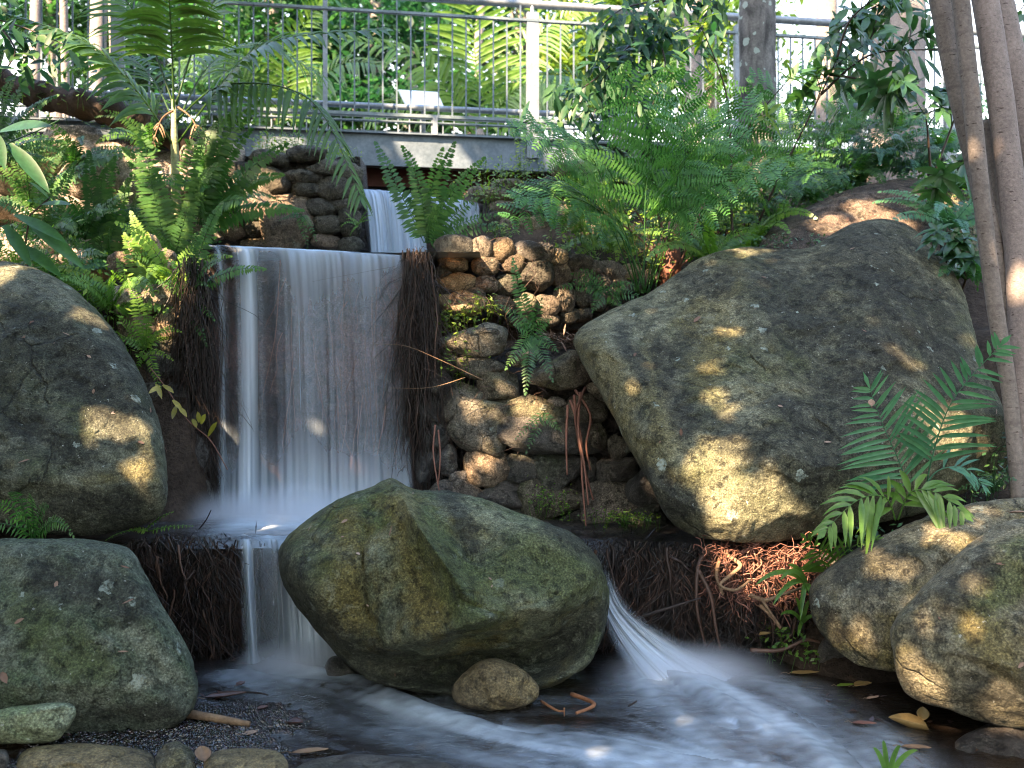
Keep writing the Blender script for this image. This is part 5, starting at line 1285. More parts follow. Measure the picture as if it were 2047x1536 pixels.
groundcover('lime weeds', [(1220, 500, 6.9, 70, 50), (1250, 460, 7.0, 60, 50), (1290, 520, 6.9, 50, 40), (1140, 480, 7.1, 40, 40)], 'lime', 120, .035)
groundcover('lime weeds', [(930, 628, 6.3, 60, 36), (970, 610, 6.3, 50, 26), (900, 640, 6.3, 40, 30), (935, 690, 6.0, 40, 60), (915, 720, 6.0, 30, 40)], 'lime', 70, .03)
groundcover('small green leaves', [(1650, 300, 8.0, 120, 90), (1720, 330, 7.9, 120, 80), (1800, 300, 7.9, 120, 100), (1860, 380, 7.5, 90, 90), (1600, 420, 7.6, 90, 60), (1900, 440, 7.0, 60, 90), (1560, 380, 7.8, 90, 60), (1440, 420, 7.9, 90, 70)], 'fern', 520, .045, sp=2)
groundcover('small green leaves', [(200, 600, 6.3, 120, 70), (150, 560, 6.4, 120, 60), (260, 660, 6.1, 70, 90), (90, 500, 6.6, 120, 60), (30, 520, 6.4, 100, 60), (310, 560, 6.3, 70, 60)], 'fern_bright', 200, .04, sp=1.5)
groundcover('moss', [(1110, 1010, 5.78, 60, 30), (1090, 990, 5.8, 50, 26), (1240, 1030, 5.5, 60, 12), (1270, 1035, 5.4, 50, 10)], 'fern_bright', 110, .018, 'moss', .5)
groundcover('small green leaves', [(1540, 1272, 4.72, 40, 22), (1560, 1262, 4.72, 30, 20), (1600, 1290, 4.7, 20, 16)], 'palm_fresh', 40, .03)
groundcover('small green leaves', [(1960, 960, 5.2, 60, 40), (1990, 920, 5.2, 40, 60), (1560, 485, 6.5, 80, 16), (1620, 492, 6.6, 60, 14), (1740, 1080, 4.7, 60, 40)], 'bush', 130, .03)
groundcover('small green leaves', [(1330, 450, 7.6, 90, 60), (1260, 480, 7.4, 80, 50), (1400, 470, 7.4, 80, 50), (1180, 440, 7.6, 60, 60), (1480, 440, 7.6, 70, 50)], 'fern_bright', 240, .04, sp=1.5)
groundcover('leaves on the bank', [(120, 190, 7.6, 160, 40), (200, 215, 7.7, 100, 30), (250, 230, 7.8, 90, 40), (330, 250, 7.7, 80, 30)], 'canopy_gold', 140, .05, sp=1.2)
mb = MB()
for k in range(5200):      # undergrowth on the banks beyond both edges of the view
    sd = R.choice((-1, 1, 1)); y = R.uniform(4.6, 9.0)
    x = sd * (y * .52 + R.uniform(.05, 2.6)); p = Vector((x, y, gz(x, y) + abs(R.gauss(0, .12))))
    if sd > 0 and x < 2.55 and y < 5.4: continue
    mb.blade(p, Vector((R.uniform(-1, 1), R.uniform(-1, .4), R.uniform(-.1, .9))).normalized(), Vector((R.uniform(-.6, .6), -.5, .8)).normalized(), R.uniform(.08, .22), R.uniform(.012, .03), 3, .25, .1, R.random(), .4)
tag(mb.build('undergrowth', M['fern']), kind='stuff')
for lb, b in [('fern on the right bank outside the trunks', (2300, 760, 6.0)), ('fern high on the right bank outside the trunks', (2380, 560, 6.8)), ('fern on the far left bank past the left boulder', (-330, 520, 6.2)), ('fern high on the far left bank', (-420, 330, 7.2))]:
    bb = at(*b); bb.z = gz(bb.x, bb.y); fern(lb, (b[0], CY - bb.z * F / b[2], b[2]), (), 12, .6, 'fern', (-PI, PI), (25, 75), (60, 110), 26, .012, .09)
# leaf litter on the terrace
mb = MB()
for k in range(900):
    x = R.uniform(.18, .95); y = R.uniform(6.08, 6.6)
    p = Vector((x, y, gz(x, y) + R.uniform(.01, .06)))
    mb.blade(p, Vector((R.uniform(-1, 1), R.uniform(-1, 1), R.uniform(-.2, .3))).normalized(), UP, R.uniform(.04, .13), R.uniform(.004, .012), 2, .2, 0, R.random())
tag(mb.build('leaf_litter', M['litter']), kind='stuff')
mb = MB()
for k in range(420):
    px = R.uniform(1160, 1330); py = R.uniform(1048, 1066); p = at(px, py, R.uniform(4.9, 5.3)); p.z = -.785 + R.uniform(0, .03)
    mb.blade(p, Vector((R.uniform(-1, 1), R.uniform(-1, .2), R.uniform(-.2, .2))).normalized(), UP, R.uniform(.03, .10), .003, 2, .1, 0, R.random())
for k in range(300):
    p = Vector((R.uniform(-1.75, -1.28), R.uniform(4.85, 5.05), -.78 + R.uniform(0, .035)))
    mb.blade(p, Vector((R.uniform(-1, 1), R.uniform(-1, .2), R.uniform(-.3, .3))).normalized(), UP, R.uniform(.03, .09), .003, 2, .1, 0, R.random())
tag(mb.build('leaf_litter', M['root_wet']), kind='stuff')
mb = MB()
for k in range(500):
    x = R.uniform(-2.2, 2.4); y = R.uniform(3.2, 4.9)
    if -1.0 < x < 1.3: continue
    p = Vector((x, y, POOL + R.uniform(-.01, .012)))
    mb.blade(p, Vector((R.uniform(-1, 1), R.uniform(-1, 1), R.uniform(-.1, .15))).normalized(), UP, R.uniform(.02, .07), R.uniform(.004, .014), 2, .2, .2, R.random())
tag(mb.build('leaf_litter', M['dead_dark']), kind='stuff')

# ------------------------------------------------------------------ roots
def roots(name, tops, d, bottom, n, mat, rad=(.0015, .005), wob=.035, label=None, kind='stuff', out=.05, sides=3, seed=1):
    """countless fine roots hanging from the line tops (pixel points) to the row bottom"""
    r = random.Random(seed); mb = MB()
    TP = crom([(a, b, 0) for a, b in tops], 10)
    for k in range(n):
        t = TP[r.randrange(len(TP))]
        dx = d if not callable(d) else d(t.x)
        z0 = at(t.x, t.y, dx); z1 = at(t.x, bottom if not callable(bottom) else bottom(t.x), dx).z
        start = r.random() ** 1.6 * .75; L = r.uniform(.15, .8)
        s0 = z0.z + (z1 - z0.z) * start; s1 = max(z1, s0 + (z1 - z0.z) * L)
        p = Vector((z0.x + r.gauss(0, .02), dx - r.uniform(0, out), s0)); pts = [p.copy()]; m = 10; vx = r.gauss(0, .01); 
        for i in range(m):
            vx = vx * .75 + r.gauss(0, wob * .35)
            p = p + Vector((vx, r.gauss(0, .006), (s1 - s0) / m)); pts.append(p.copy())
        ra = r.uniform(*rad); mb.tube(pts, [ra * (1 - .6 * i / m) for i in range(m + 1)], sides, False, r.random())
    return tag(mb.build(name, M[mat]), label, None, None, kind)
def dled(px): return 4.86 - .03 * abs(math.sin(px * .02)) - (.06 if px > 1300 else 0)
roots('hanging_roots', [(262, 1078), (330, 1070), (400, 1070), (470, 1080)], dled, 1335, 420, 'root_wet', seed=1)
roots('hanging_roots', [(300, 1085), (360, 1078), (420, 1076), (480, 1090)], dled, 1320, 150, 'root', (.001, .0026), seed=2, out=.07)
roots('hanging_roots', [(1165, 1080), (1260, 1078), (1380, 1085), (1500, 1095), (1610, 1110)], dled, 1305, 560, 'root_wet', seed=3)
roots('hanging_roots', [(1240, 1090), (1340, 1090), (1440, 1095), (1560, 1110)], dled, 1290, 220, 'root', (.0012, .004), seed=4, out=.08)
roots('hanging_roots', [(818, 500), (832, 498), (848, 500), (860, 505)], 6.02, lambda x: 985, 380, 'root_wet', seed=5, out=.08)
roots('hanging_roots', [(822, 495), (845, 492), (875, 500)], 5.95, lambda x: 800, 60, 'root', (.001, .0025), seed=6, out=.10, wob=.06)
roots('hanging_roots', [(368, 520), (390, 515), (420, 525)], 6.02, 1030, 420, 'root_wet', seed=7, out=.08)
roots('hanging_roots', [(375, 540), (400, 560), (425, 600)], 5.96, 1000, 90, 'root', (.001, .003), seed=8, out=.08)
roots('hanging_roots', [(460, 1082), (560, 1080), (640, 1082)], 4.88, 1330, 160, 'root', (.0012, .004), seed=9, out=.02)
roots('hanging_roots', [(560, 520), (660, 520), (780, 520)], 6.17, 1000, 45, 'root_red', (.002, .005), seed=10, out=.02, wob=.02)
roots('hanging_roots', [(290, 1080), (380, 1074), (470, 1086)], dled, 1325, 26, 'root', (.004, .009), seed=21, out=.07, wob=.015, sides=6)
roots('hanging_roots', [(1200, 1085), (1340, 1090), (1480, 1098), (1590, 1110)], dled, 1300, 46, 'root', (.004, .010), seed=22, out=.08, wob=.015, sides=6)
roots('hanging_roots', [(822, 500), (845, 498), (866, 505)], 5.96, lambda x: 940, 9, 'root', (.003, .007), seed=23, out=.08, wob=.015, sides=6)
# tangle of loose fine roots over the right wall
r = random.Random(9); mb = MB()
for k in range(120):
    px = r.uniform(870, 1240); py = r.uniform(500, 900); d = 5.95 if py > 660 else 6.42
    p = at(px, py, d - r.uniform(0, .1)); v = Vector((r.gauss(0, .5), r.gauss(0, .15), r.uniform(-1, .2))); pts = [p.copy()]
    for i in range(12):
        v = (v + Vector((r.gauss(0, .35), r.gauss(0, .1), r.gauss(-.12, .3)))).normalized(); p = p + v * r.uniform(.012, .03); pts.append(p.copy())
    mb.tube(pts, r.uniform(.0012, .0028), 3, False, r.random())
tag(mb.build('fine_roots', M['root']), kind='stuff')
# pink root tangle
r = random.Random(19); mb = MB()
for k in range(620):
    px = r.uniform(1420, 1625); py = r.uniform(1092, 1205) - .1 * abs(px - 1520); p = at(px, py, 4.80 - r.uniform(0, .10)); v = Vector((r.gauss(0, 1), r.gauss(0, .3), r.gauss(-.3, .6))); pts = [p.copy()]
    for i in range(7):
        v = (v + Vector((r.gauss(0, .6), r.gauss(0, .2), r.gauss(-.1, .5)))).normalized(); p = p + v * .022; pts.append(p.copy())
    mb.tube(pts, r.uniform(.0012, .004), 3, False, r.random())
tag(mb.build('fine_roots', M['root_red']), kind='stuff')
def root_thing(label, strands, mat, rad, name='root', tint=.6):
    e = empty(name, at(*strands[0][0]), label, 'root')
    for s in strands:
        P = crom([at(*p) for p in s], 6); mb = MB(); n = len(P)
        mb.tube(P, [rad * (1 - .45 * i / (n - 1)) * (1 + .15 * noise.noise(P[i] * 30)) for i in range(n)], 7, True, tint + R.uniform(-.25, .25)); mb.build('strand', M[mat], e)
root_thing('bundle of dry reddish roots hanging down the block wall', [[(1148, 790, 5.85), (1152, 850, 5.8), (1160, 900, 5.76), (1172, 950, 5.72), (1186, 1000, 5.68)], [(1160, 785, 5.85), (1156, 860, 5.78), (1168, 930, 5.72), (1176, 1010, 5.66)], [(1140, 800, 5.86), (1160, 870, 5.78), (1164, 960, 5.72), (1172, 1060, 5.62)], [(1170, 775, 5.86), (1150, 830, 5.8), (1158, 880, 5.77)], [(1150, 780, 5.86), (1180, 830, 5.8), (1172, 890, 5.77), (1180, 940, 5.74)], [(1135, 810, 5.86), (1132, 880, 5.8), (1134, 950, 5.76)]], 'root_red', .009)
root_thing('thick pale root looping out of the pink root tangle', [[(1452, 1110, 4.72), (1480, 1130, 4.66), (1460, 1150, 4.64), (1440, 1170, 4.62), (1470, 1180, 4.62), (1500, 1160, 4.62)], [(1500, 1190, 4.66), (1530, 1200, 4.6), (1560, 1190, 4.58), (1590, 1180, 4.6), (1615, 1170, 4.66)], [(1440, 1115, 4.74), (1432, 1150, 4.68), (1445, 1190, 4.66)], [(1520, 1210, 4.62), (1545, 1235, 4.58), (1560, 1255, 4.56), (1520, 1195, 4.6)]], 'twig', .011)
root_thing('dark root arching down the right ledge', [[(1430, 1095, 4.78), (1400, 1120, 4.7), (1392, 1170, 4.66), (1395, 1230, 4.66), (1410, 1290, 4.7)], [(1395, 1140, 4.68), (1420, 1190, 4.66), (1430, 1250, 4.66), (1440, 1300, 4.68)], [(1500, 1300, 4.62), (1560, 1300, 4.58), (1610, 1280, 4.56), (1640, 1285, 4.58)]], 'root', .011)
root_thing('slender reddish root dangling at the edge of the block wall', [[(870, 850, 5.9), (866, 900, 5.86), (872, 950, 5.84), (880, 990, 5.82)], [(876, 860, 5.9), (880, 910, 5.86), (876, 970, 5.84)]], 'root_red', .006)
root_thing('long thin tendril curving across the main fall', [[(965, 760, 5.7), (880, 720, 5.66), (810, 692, 5.66), (745, 688, 5.7)], [(930, 755, 5.72), (860, 775, 5.68), (780, 776, 5.68)]], 'twig', .0024)
# creeper with yellow leaves, left
e = empty('creeper', at(290, 760, 5.6), 'trailing creeper with yellow leaves in front of the shaded left wall', 'vine')
P = crom([at(300, 735, 5.75), at(335, 780, 5.66), at(375, 840, 5.58), at(420, 880, 5.52), at(455, 940, 5.5)], 8); mb = MB(); mb.tube(P, .003, 5); mb.build('stem', M['root_red'], e)
mb = MB()
for (x, y, tx, ty) in [(320, 772, 300, 782), (325, 770, 345, 780), (345, 800, 362, 815), (352, 812, 345, 832), (358, 815, 372, 828), (398, 845, 395, 822), (402, 848, 410, 826), (416, 872, 432, 842), (312, 768, 322, 790), (385, 838, 392, 850)]:
    p = at(x, y, 5.6); q = at(tx, ty, 5.52); mb.blade(p, (q - p).normalized(), Vector((.3, -.8, .4)).normalized(), (q - p).length * 1.15, .014, 4, .1, .3, R.random(), .5)
mb.build('leaves', M['yellow'], e)

# ------------------------------------------------------------------ fallen leaves and sticks
def dead_leaf(label, px, py, L, W, mat, az, d=None, curl=.3, tilt=.1, z=None, group='fallen leaves on the rocks and in the water', stalk=True):
    p = at(px, py, d) if d else wp(px, py, POOL + .012)
    mb = MB(); dirv = Vector((math.cos(az), math.sin(az), tilt)).normalized(); S = dirv.cross(UP).normalized(); N = S.cross(dirv)
    nL, nW = 12, 6; rows = []
    for i in range(nL + 1):
        t = i / nL; w = W * math.sin(PI * min(1, t ** .8)) ** .8 + .0005
        row = []
        for j in range(nW + 1):
            s = -1 + 2 * j / nW
            q = p - dirv * (L / 2) + dirv * (L * t) + S * (w * s) + N * (curl * (w * s * s * .8 + L * .35 * (t - .5) ** 2) + .0025 * noise.noise(Vector((t * 5 + px, s * 2, 0))))
            row.append(mb.vert(q, .35 + .3 * t + .1 * noise.noise(Vector((t * 6 + px, s * 3, 2)))))
        rows.append(row)
    for i in range(nL):
        for j in range(nW): mb.f.append((rows[i][j], rows[i][j + 1], rows[i + 1][j + 1], rows[i + 1][j]))
    o = mb.build('fallen_leaf', M[mat]); tag(o, label, 'leaf', group)
    m = o.modifiers.new('thick', 'SOLIDIFY'); m.thickness = .0012
    if stalk:
        q = p - dirv * (L / 2)
        sb = MB(); sb.tube([q, q - dirv * L * .15 + N * .008, q - dirv * L * .3 + N * .004], .0013, 4); sb.build('stalk', M['twig'], o)
    return o
dead_leaf('big curled golden leaf standing in the shallow water on the right', 1815, 1452, .15, .05, 'dead_yellow', 2.9, 3.83, .9, .25)
dead_leaf('pale green-white leaf just behind the big golden leaf', 1845, 1428, .07, .022, 'dead_yellow', 1.2, 3.9, .6, .6)
dead_leaf('long tan leaf floating below the brown sloping boulder', 1608, 1346, .13, .022, 'dead_yellow', -.2, None, .4)
dead_leaf('pale curled leaf floating left of the nearest boulder', 1725, 1370, .085, .026, 'dead_yellow', .2, None, .6)
dead_leaf('small olive leaf floating beside the pale curled one', 1690, 1370, .075, .016, 'lime', 0, None, .3)
dead_leaf('cream scrap of leaf by the foot of the nearest boulder', 1745, 1395, .06, .012, 'litter', .3, None, .4)
dead_leaf('pinkish red leaf under the water on the right', 1728, 1446, .09, .018, 'root_red', -.4, None, .3)
dead_leaf('tan leaf lying at the very lower right behind the grass tuft', 1832, 1495, .10, .02, 'dead_leaf', -.4, None, .4)
dead_leaf('big dark brown leaf floating by the grey-green boulder', 452, 1392, .17, .030, 'dead_dark', .1, None, .5)
dead_leaf('dark leaf with an upright stalk in the water left of the lower fall', 482, 1368, .05, .018, 'dead_dark', 1.0, None, .6)
dead_leaf('pale leaf lying on the wet gravel at the near edge', 500, 1466, .06, .02, 'litter', .5, None, .3)
dead_leaf('black wrinkled leaf on the wet gravel', 590, 1446, .07, .025, 'dead_dark', -.3, None, .7)
dead_leaf('red-brown curled leaf between the flat rocks at the near edge', 405, 1510, .09, .026, 'dead_leaf', 2.0, 3.42, .8, .3)
dead_leaf('long grey leaf at the near edge of the pool', 620, 1502, .13, .022, 'dead_leaf', .0, None, .3)
dead_leaf('small dark red leaf in the current', 525, 1416, .05, .015, 'dead_dark', .6, None, .6)
dead_leaf('brown leaf lying on the right shoulder of the pointed boulder', 1165, 1110, .10, .014, 'dead_leaf', -.35, 4.33, .5, -.25)
dead_leaf('dry leaf stuck on the upright seedling frond', 1742, 806, .045, .014, 'litter', 1.3, 4.46, .7, .9)
dead_leaf('pale leaf on top of the brown sloping boulder at the right edge', 2035, 1025, .06, .018, 'litter', -.5, 4.2, .5)
dead_leaf('tan folded leaf caught in the small plant by the right ledge', 1530, 1268, .06, .02, 'dead_yellow', .2, 4.68, .5)
def stick(label, pts, mat, rad, branches=()):
    e = empty('stick', at(*pts[0]), label, 'stick')
    for k, P in enumerate([pts] + list(branches)):
        Q = crom([at(*p) for p in P], 6); mb = MB(); n = len(Q); mb.tube(Q, [rad * (.6 if k else 1) * (1 - .4 * i / (n - 1)) * (1 + .12 * noise.noise(Q[i] * 40)) for i in range(n)], 8)
        mb.build('branch' if k else 'shaft', M[mat], e)
def wq(x, y, z=.01): 
    D = -(POOL + z) * F / (y - CY); return (x, y, D)
stick('thick brown stick lying on the gravel at the foot of the grey-green boulder', [wq(365, 1425, .03), wq(430, 1436, .03), wq(498, 1448, .025)], 'twig', .020)
stick('thin black stick propped against the right ledge', [(1285, 1232, 4.62), (1340, 1215, 4.6), (1400, 1196, 4.62)], 'dark_twig', .007)
stick('forked orange twig caught in the current', [wq(1143, 1388, .02), wq(1188, 1408, .03), wq(1152, 1426, .02)], 'orange_twig', .010)
stick('thin orange twig left of the forked one', [wq(1082, 1402, .01), wq(1112, 1420, .02), wq(1128, 1422, .03)], 'orange_twig', .006, [[wq(1128, 1416, .05), wq(1128, 1432, .01)]])
stick('thin twig standing up at the left of the lower fall', [(398, 1058, 4.9), (412, 1040, 4.88), (422, 1020, 4.87)], 'dark_twig', .004)
stick('dark twig floating left of the lower fall', [wq(488, 1384, .02), wq(520, 1386, .02), wq(536, 1390, .02)], 'dark_twig', .005)
stick('short dark twig in the fast water', [wq(1256, 1412, .03), wq(1266, 1406, .04), wq(1273, 1402, .05)], 'dark_twig', .005)

# ------------------------------------------------------------------ trees
def trunk(mb, pts, r0, r1, sides=16, rough=.06, extra=1.4):
    P = crom([Vector(p) for p in pts], 10); n = len(P)
    i0 = len(mb.v); mb.tube(P, [r0 + (r1 - r0) * i / (n - 1) for i in range(n)], sides)
    for i in range(i0, len(mb.v)):
        v = Vector(mb.v[i]); k = (i - i0) // sides
        c = P[min(k, n - 1)]; d = v - c
        v = c + d * (1 + rough * noise.fractal(v * 4, .8, 2, 3)); mb.v[i] = tuple(v)
def crown(mb, c, rx, ry, rz, clumps, per, L, W, cl=.5, r=None, hollow=.25, tf=None):
    r = r or R
    for k in range(clumps):
        while True:
            q = Vector((r.uniform(-1, 1), r.uniform(-1, 1), r.uniform(-1, 1)))
            if hollow < q.length < 1: break
        cc = Vector(c) + Vector((q.x * rx, q.y * ry, q.z * rz)); tn = r.random(); rr = cl * r.uniform(.6, 1.3)
        for m in range(per):
            p = cc + Vector((r.gauss(0, .45), r.gauss(0, .45), r.gauss(0, .32))) * rr
            if tf and not tf(p): continue
            d = Vector((r.uniform(-1, 1), r.uniform(-1, 1), r.uniform(-.9, .5))).normalized()
            mb.blade(p, d, Vector((r.uniform(-.7, .7), r.uniform(-.7, .7), 1)).normalized(), L * r.uniform(.6, 1.3), W * r.uniform(.7, 1.2), 2, .1, 0, .5 * tn + .5 * r.random(), .45)
TG = 'trees beyond the footbridge'
def tree(label, px, d, r0, crowns, mat, bark='grey_bark', top=7.0, lean=0, L=.16, W=.045, sides=12, group=TG, seed=1, z0=1.8):
    r = random.Random(seed); x = (px - CX) / F * d
    e = empty('tree', (x, d, z0), label, 'tree', group)
    mb = MB(); trunk(mb, [(x, d, z0 - .1), (x + lean * .3, d, z0 + (top - z0) * .35), (x + lean * .7, d, z0 + (top - z0) * .7), (x + lean, d, top)], r0, r0 * .55, sides)
    for cx_, cy_, rx, rz, n in crowns:   # limbs towards the leaf masses
        c = at(cx_, cy_, d); s = Vector((x + lean * .5, d, max(z0 + .8, min(top, c.z - .3))))
        mb.tube(bez(s, (s + c) / 2 + Vector((0, 0, .3)), c, 8), [r0 * .3 * (1 - .8 * i / 8) + .006 for i in range(9)], 6)
    mb.build('trunk', M[bark], e)
    mb = MB()
    for cx_, cy_, rx, rz, n in crowns:
        k = d / F
        crown(mb, at(cx_, cy_, d), rx * k, min(1.6, rx * k), rz * k, int(n * 1.25), 46, L, W, .5 * min(1.4, d / 13), r)
    o = mb.build('crown', M[mat], e)
    return e
# trunks in front of and behind the railing
def bare(label, px, d, r0, mat, lean=0, top=6, z0=1.5, seed=1, crown_=None):
    x = (px - CX) / F * d; e = empty('tree', (x, d, z0), label, 'tree')
    mb = MB(); trunk(mb, [(x, d, z0 - .5), (x + lean * .2, d, z0 + .8), (x + lean * .6, d, z0 + 2.2), (x + lean, d, top)], r0 * 1.05, r0 * .85, 18); mb.build('trunk', M[mat], e)
    return e
bare('straight tree trunk blotched with pale lichen in front of the railing', 1512, 8.15, .155, 'lichen_bark', .02, z0=1.2)
bare('narrow pale trunk beside the lichen trunk', 1385, 10.4, .10, 'grey_bark', .0)
bare('pale trunk seen between the sapling leaves on the right', 1652, 10.6, .12, 'grey_bark', .0)
bare('broad pale trunk behind the ferns on the right', 1790, 9.6, .27, 'grey_bark', .05)
bare('thin grey trunk behind the palm on the left', 140, 10.6, .045, 'grey_bark', -.1)
bare('grey trunk at the top left behind the palm fronds', 60, 11.5, .07, 'grey_bark', .1)
bare('grey trunk close to the bridge end, left of the palm', 245, 10.8, .055, 'grey_bark', -.15)
bare('distant pale trunk left of the palm crown', 185, 14, .13, 'grey_bark', .1)
# multi-stemmed tree on the right
e = empty('tree', at(2010, 1000, 4.85), 'slender multi-stemmed tree with smooth brown bark on the right bank', 'tree')
for pts, r0, r1 in [([(2054, 1040, 4.85), (2052, 1000, 4.85), (2046, 800, 4.87), (2034, 500, 4.9), (2000, 200, 4.95), (1960, -60, 5.0)], .060, .063), ([(2040, 1040, 4.82), (2020, 800, 4.83), (1990, 620, 4.8), (1965, 420, 4.76), (1942, 200, 4.75), (1914, -60, 4.75)], .036, .041),
                    ([(2044, 1040, 4.90), (2034, 760, 4.95), (1992, 520, 4.98), (1950, 330, 5.0), (1915, 180, 5.0), (1868, -60, 5.0)], .040, .054), ([(2080, 1040, 4.95), (2115, 860, 5.03), (2095, 500, 5.08), (2045, 220, 5.1), (1990, -40, 5.15)], .06, .065),
                    ([(2046, 1040, 4.95), (2022, 760, 5.06), (1996, 600, 5.1), (1990, 400, 5.1), (1972, 240, 5.1)], .030, .024)]:
    mb = MB(); trunk(mb, [at(*p) for p in pts], r0, r1, 18, .03)
    mb.build('stem', M['ringed_bark' if r0 < .045 else 'smooth_bark'], e)

BT = [('dense dark green tree behind the left part of the railing', 560, 15, .16, [(560, 60, 150, 150, 70), (480, 180, 140, 60, 34)], 'canopy'),
      ('dark tree right behind the information sign', 740, 16, .15, [(730, 60, 150, 130, 66), (680, 200, 120, 60, 24)], 'canopy'),
      ('tree above the top rail, left of the bridge post', 800, 20, .2, [(790, 0, 160, 110, 60)], 'canopy'),
      ('leafy tree behind the bridge post', 1010, 18, .18, [(1010, 20, 130, 110, 50), (1120, 120, 90, 60, 20)], 'canopy'),
      ('golden tree right of the bridge post', 1240, 16, .15, [(1260, 60, 160, 120, 70), (1200, 170, 120, 70, 36)], 'canopy_gold'),
      ('golden tree beside the lichen trunk', 1430, 19, .18, [(1420, 80, 130, 130, 60)], 'canopy_gold'),
      ('tall tree at the top left corner', 130, 17, .16, [(110, 10, 160, 90, 50), (230, 100, 100, 60, 26)], 'canopy'),
      ('green tree behind the palm crown', 330, 18, .17, [(330, 60, 150, 130, 64), (260, 190, 110, 50, 24)], 'canopy'),
      ('low green shrub tree behind the bottom rail', 930, 14, .08, [(900, 215, 180, 34, 34), (640, 225, 120, 34, 24)], 'canopy'),
      ('sparse tree against the white sky on the right', 1700, 22, .15, [(1690, 170, 120, 70, 22), (1600, 230, 120, 40, 16)], 'canopy'),
      ('bluish distant tree at the far right', 1960, 24, .2, [(2040, 260, 120, 140, 40)], 'canopy')]
for i, (lb, px, d, r0, cr, m) in enumerate(BT):
    tree(lb, px, d, r0, cr, m, top=5.5 + d * .12, lean=R.uniform(-.4, .4), seed=50 + i)
# palms beyond the bridge
def bpalm(label, base, fr, mat='palm_fresh'):
    e = empty('palm', at(*base), label, 'palm', 'palms beyond the footbridge')
    b = at(*base); mb = MB(); mb.tube([Vector((b.x, b.y, 1.7)), b, b + Vector((0, 0, .25))], [.09, .08, .05], 10); mb.build('trunk', M['grey_bark'], e)
    for pts, n_, kw in fr:
        P = crom([at(*base)] + [at(*p) for p in pts], 8); mb = MB(); palm_frond(mb, P, Vector(n_).normalized(), tint=R.uniform(.4, .7), **kw); mb.build('frond', M[mat], e)
bpalm('palm with a broad upright frond behind the middle of the railing', (960, 300, 12.2), [([(955, 180, 12.1), (945, 60, 12.0), (930, -60, 11.8)], (0, -1, .1), dict(pairs=34, lmax=.85, wid=.03, droop=.25, vee=.05, start=.1, fwd=30)),
       ([(1010, 200, 12.0), (1080, 160, 11.8), (1170, 200, 11.5)], (-.1, -.7, .6), dict(pairs=30, lmax=.6, wid=.026, droop=.7, vee=-.1)), ([(900, 190, 12.0), (820, 110, 11.8), (700, 80, 11.6)], (.1, -.7, .6), dict(pairs=30, lmax=.6, wid=.026, droop=.5)),
       ([(1000, 170, 12.2), (1090, 60, 12.2), (1180, 10, 12)], (-.2, -.8, .5), dict(pairs=28, lmax=.6, wid=.026, droop=.5)), ([(910, 220, 12.1), (830, 190, 12), (740, 230, 11.9)], (.1, -.7, .6), dict(pairs=24, lmax=.5, wid=.024, droop=.7)),
       ([(1010, 250, 11.9), (1060, 235, 11.7), (1110, 260, 11.5)], (.1, -.7, .6), dict(pairs=22, lmax=.45, wid=.022, droop=.8))])
bpalm('palm behind the left half of the railing', (560, 330, 12.5), [([(600, 210, 12.4), (680, 130, 12.2), (760, 130, 12)], (-.1, -.7, .6), dict(pairs=28, lmax=.55, wid=.024, droop=.6)), ([(520, 200, 12.4), (440, 120, 12.2), (360, 130, 12)], (.1, -.7, .6), dict(pairs=28, lmax=.55, wid=.024, droop=.6)),
       ([(570, 200, 12.5), (590, 90, 12.4), (640, 0, 12.2)], (0, -1, .2), dict(pairs=30, lmax=.6, wid=.026, droop=.4)), ([(540, 220, 12.5), (500, 130, 12.5), (430, 60, 12.4)], (0, -1, .2), dict(pairs=28, lmax=.55, wid=.024, droop=.5))], 'palm')
bpalm('palm behind the bracken right of the bridge post', (1230, 330, 11.6), [([(1200, 230, 11.5), (1150, 160, 11.4), (1090, 150, 11.2)], (.1, -.7, .6), dict(pairs=28, lmax=.5, wid=.022, droop=.6)), ([(1260, 220, 11.6), (1310, 140, 11.5), (1390, 130, 11.3)], (-.1, -.7, .6), dict(pairs=28, lmax=.5, wid=.022, droop=.6)), ([(1235, 210, 11.6), (1240, 110, 11.5), (1260, 20, 11.4)], (0, -1, .2), dict(pairs=28, lmax=.5, wid=.024, droop=.5))], 'palm')

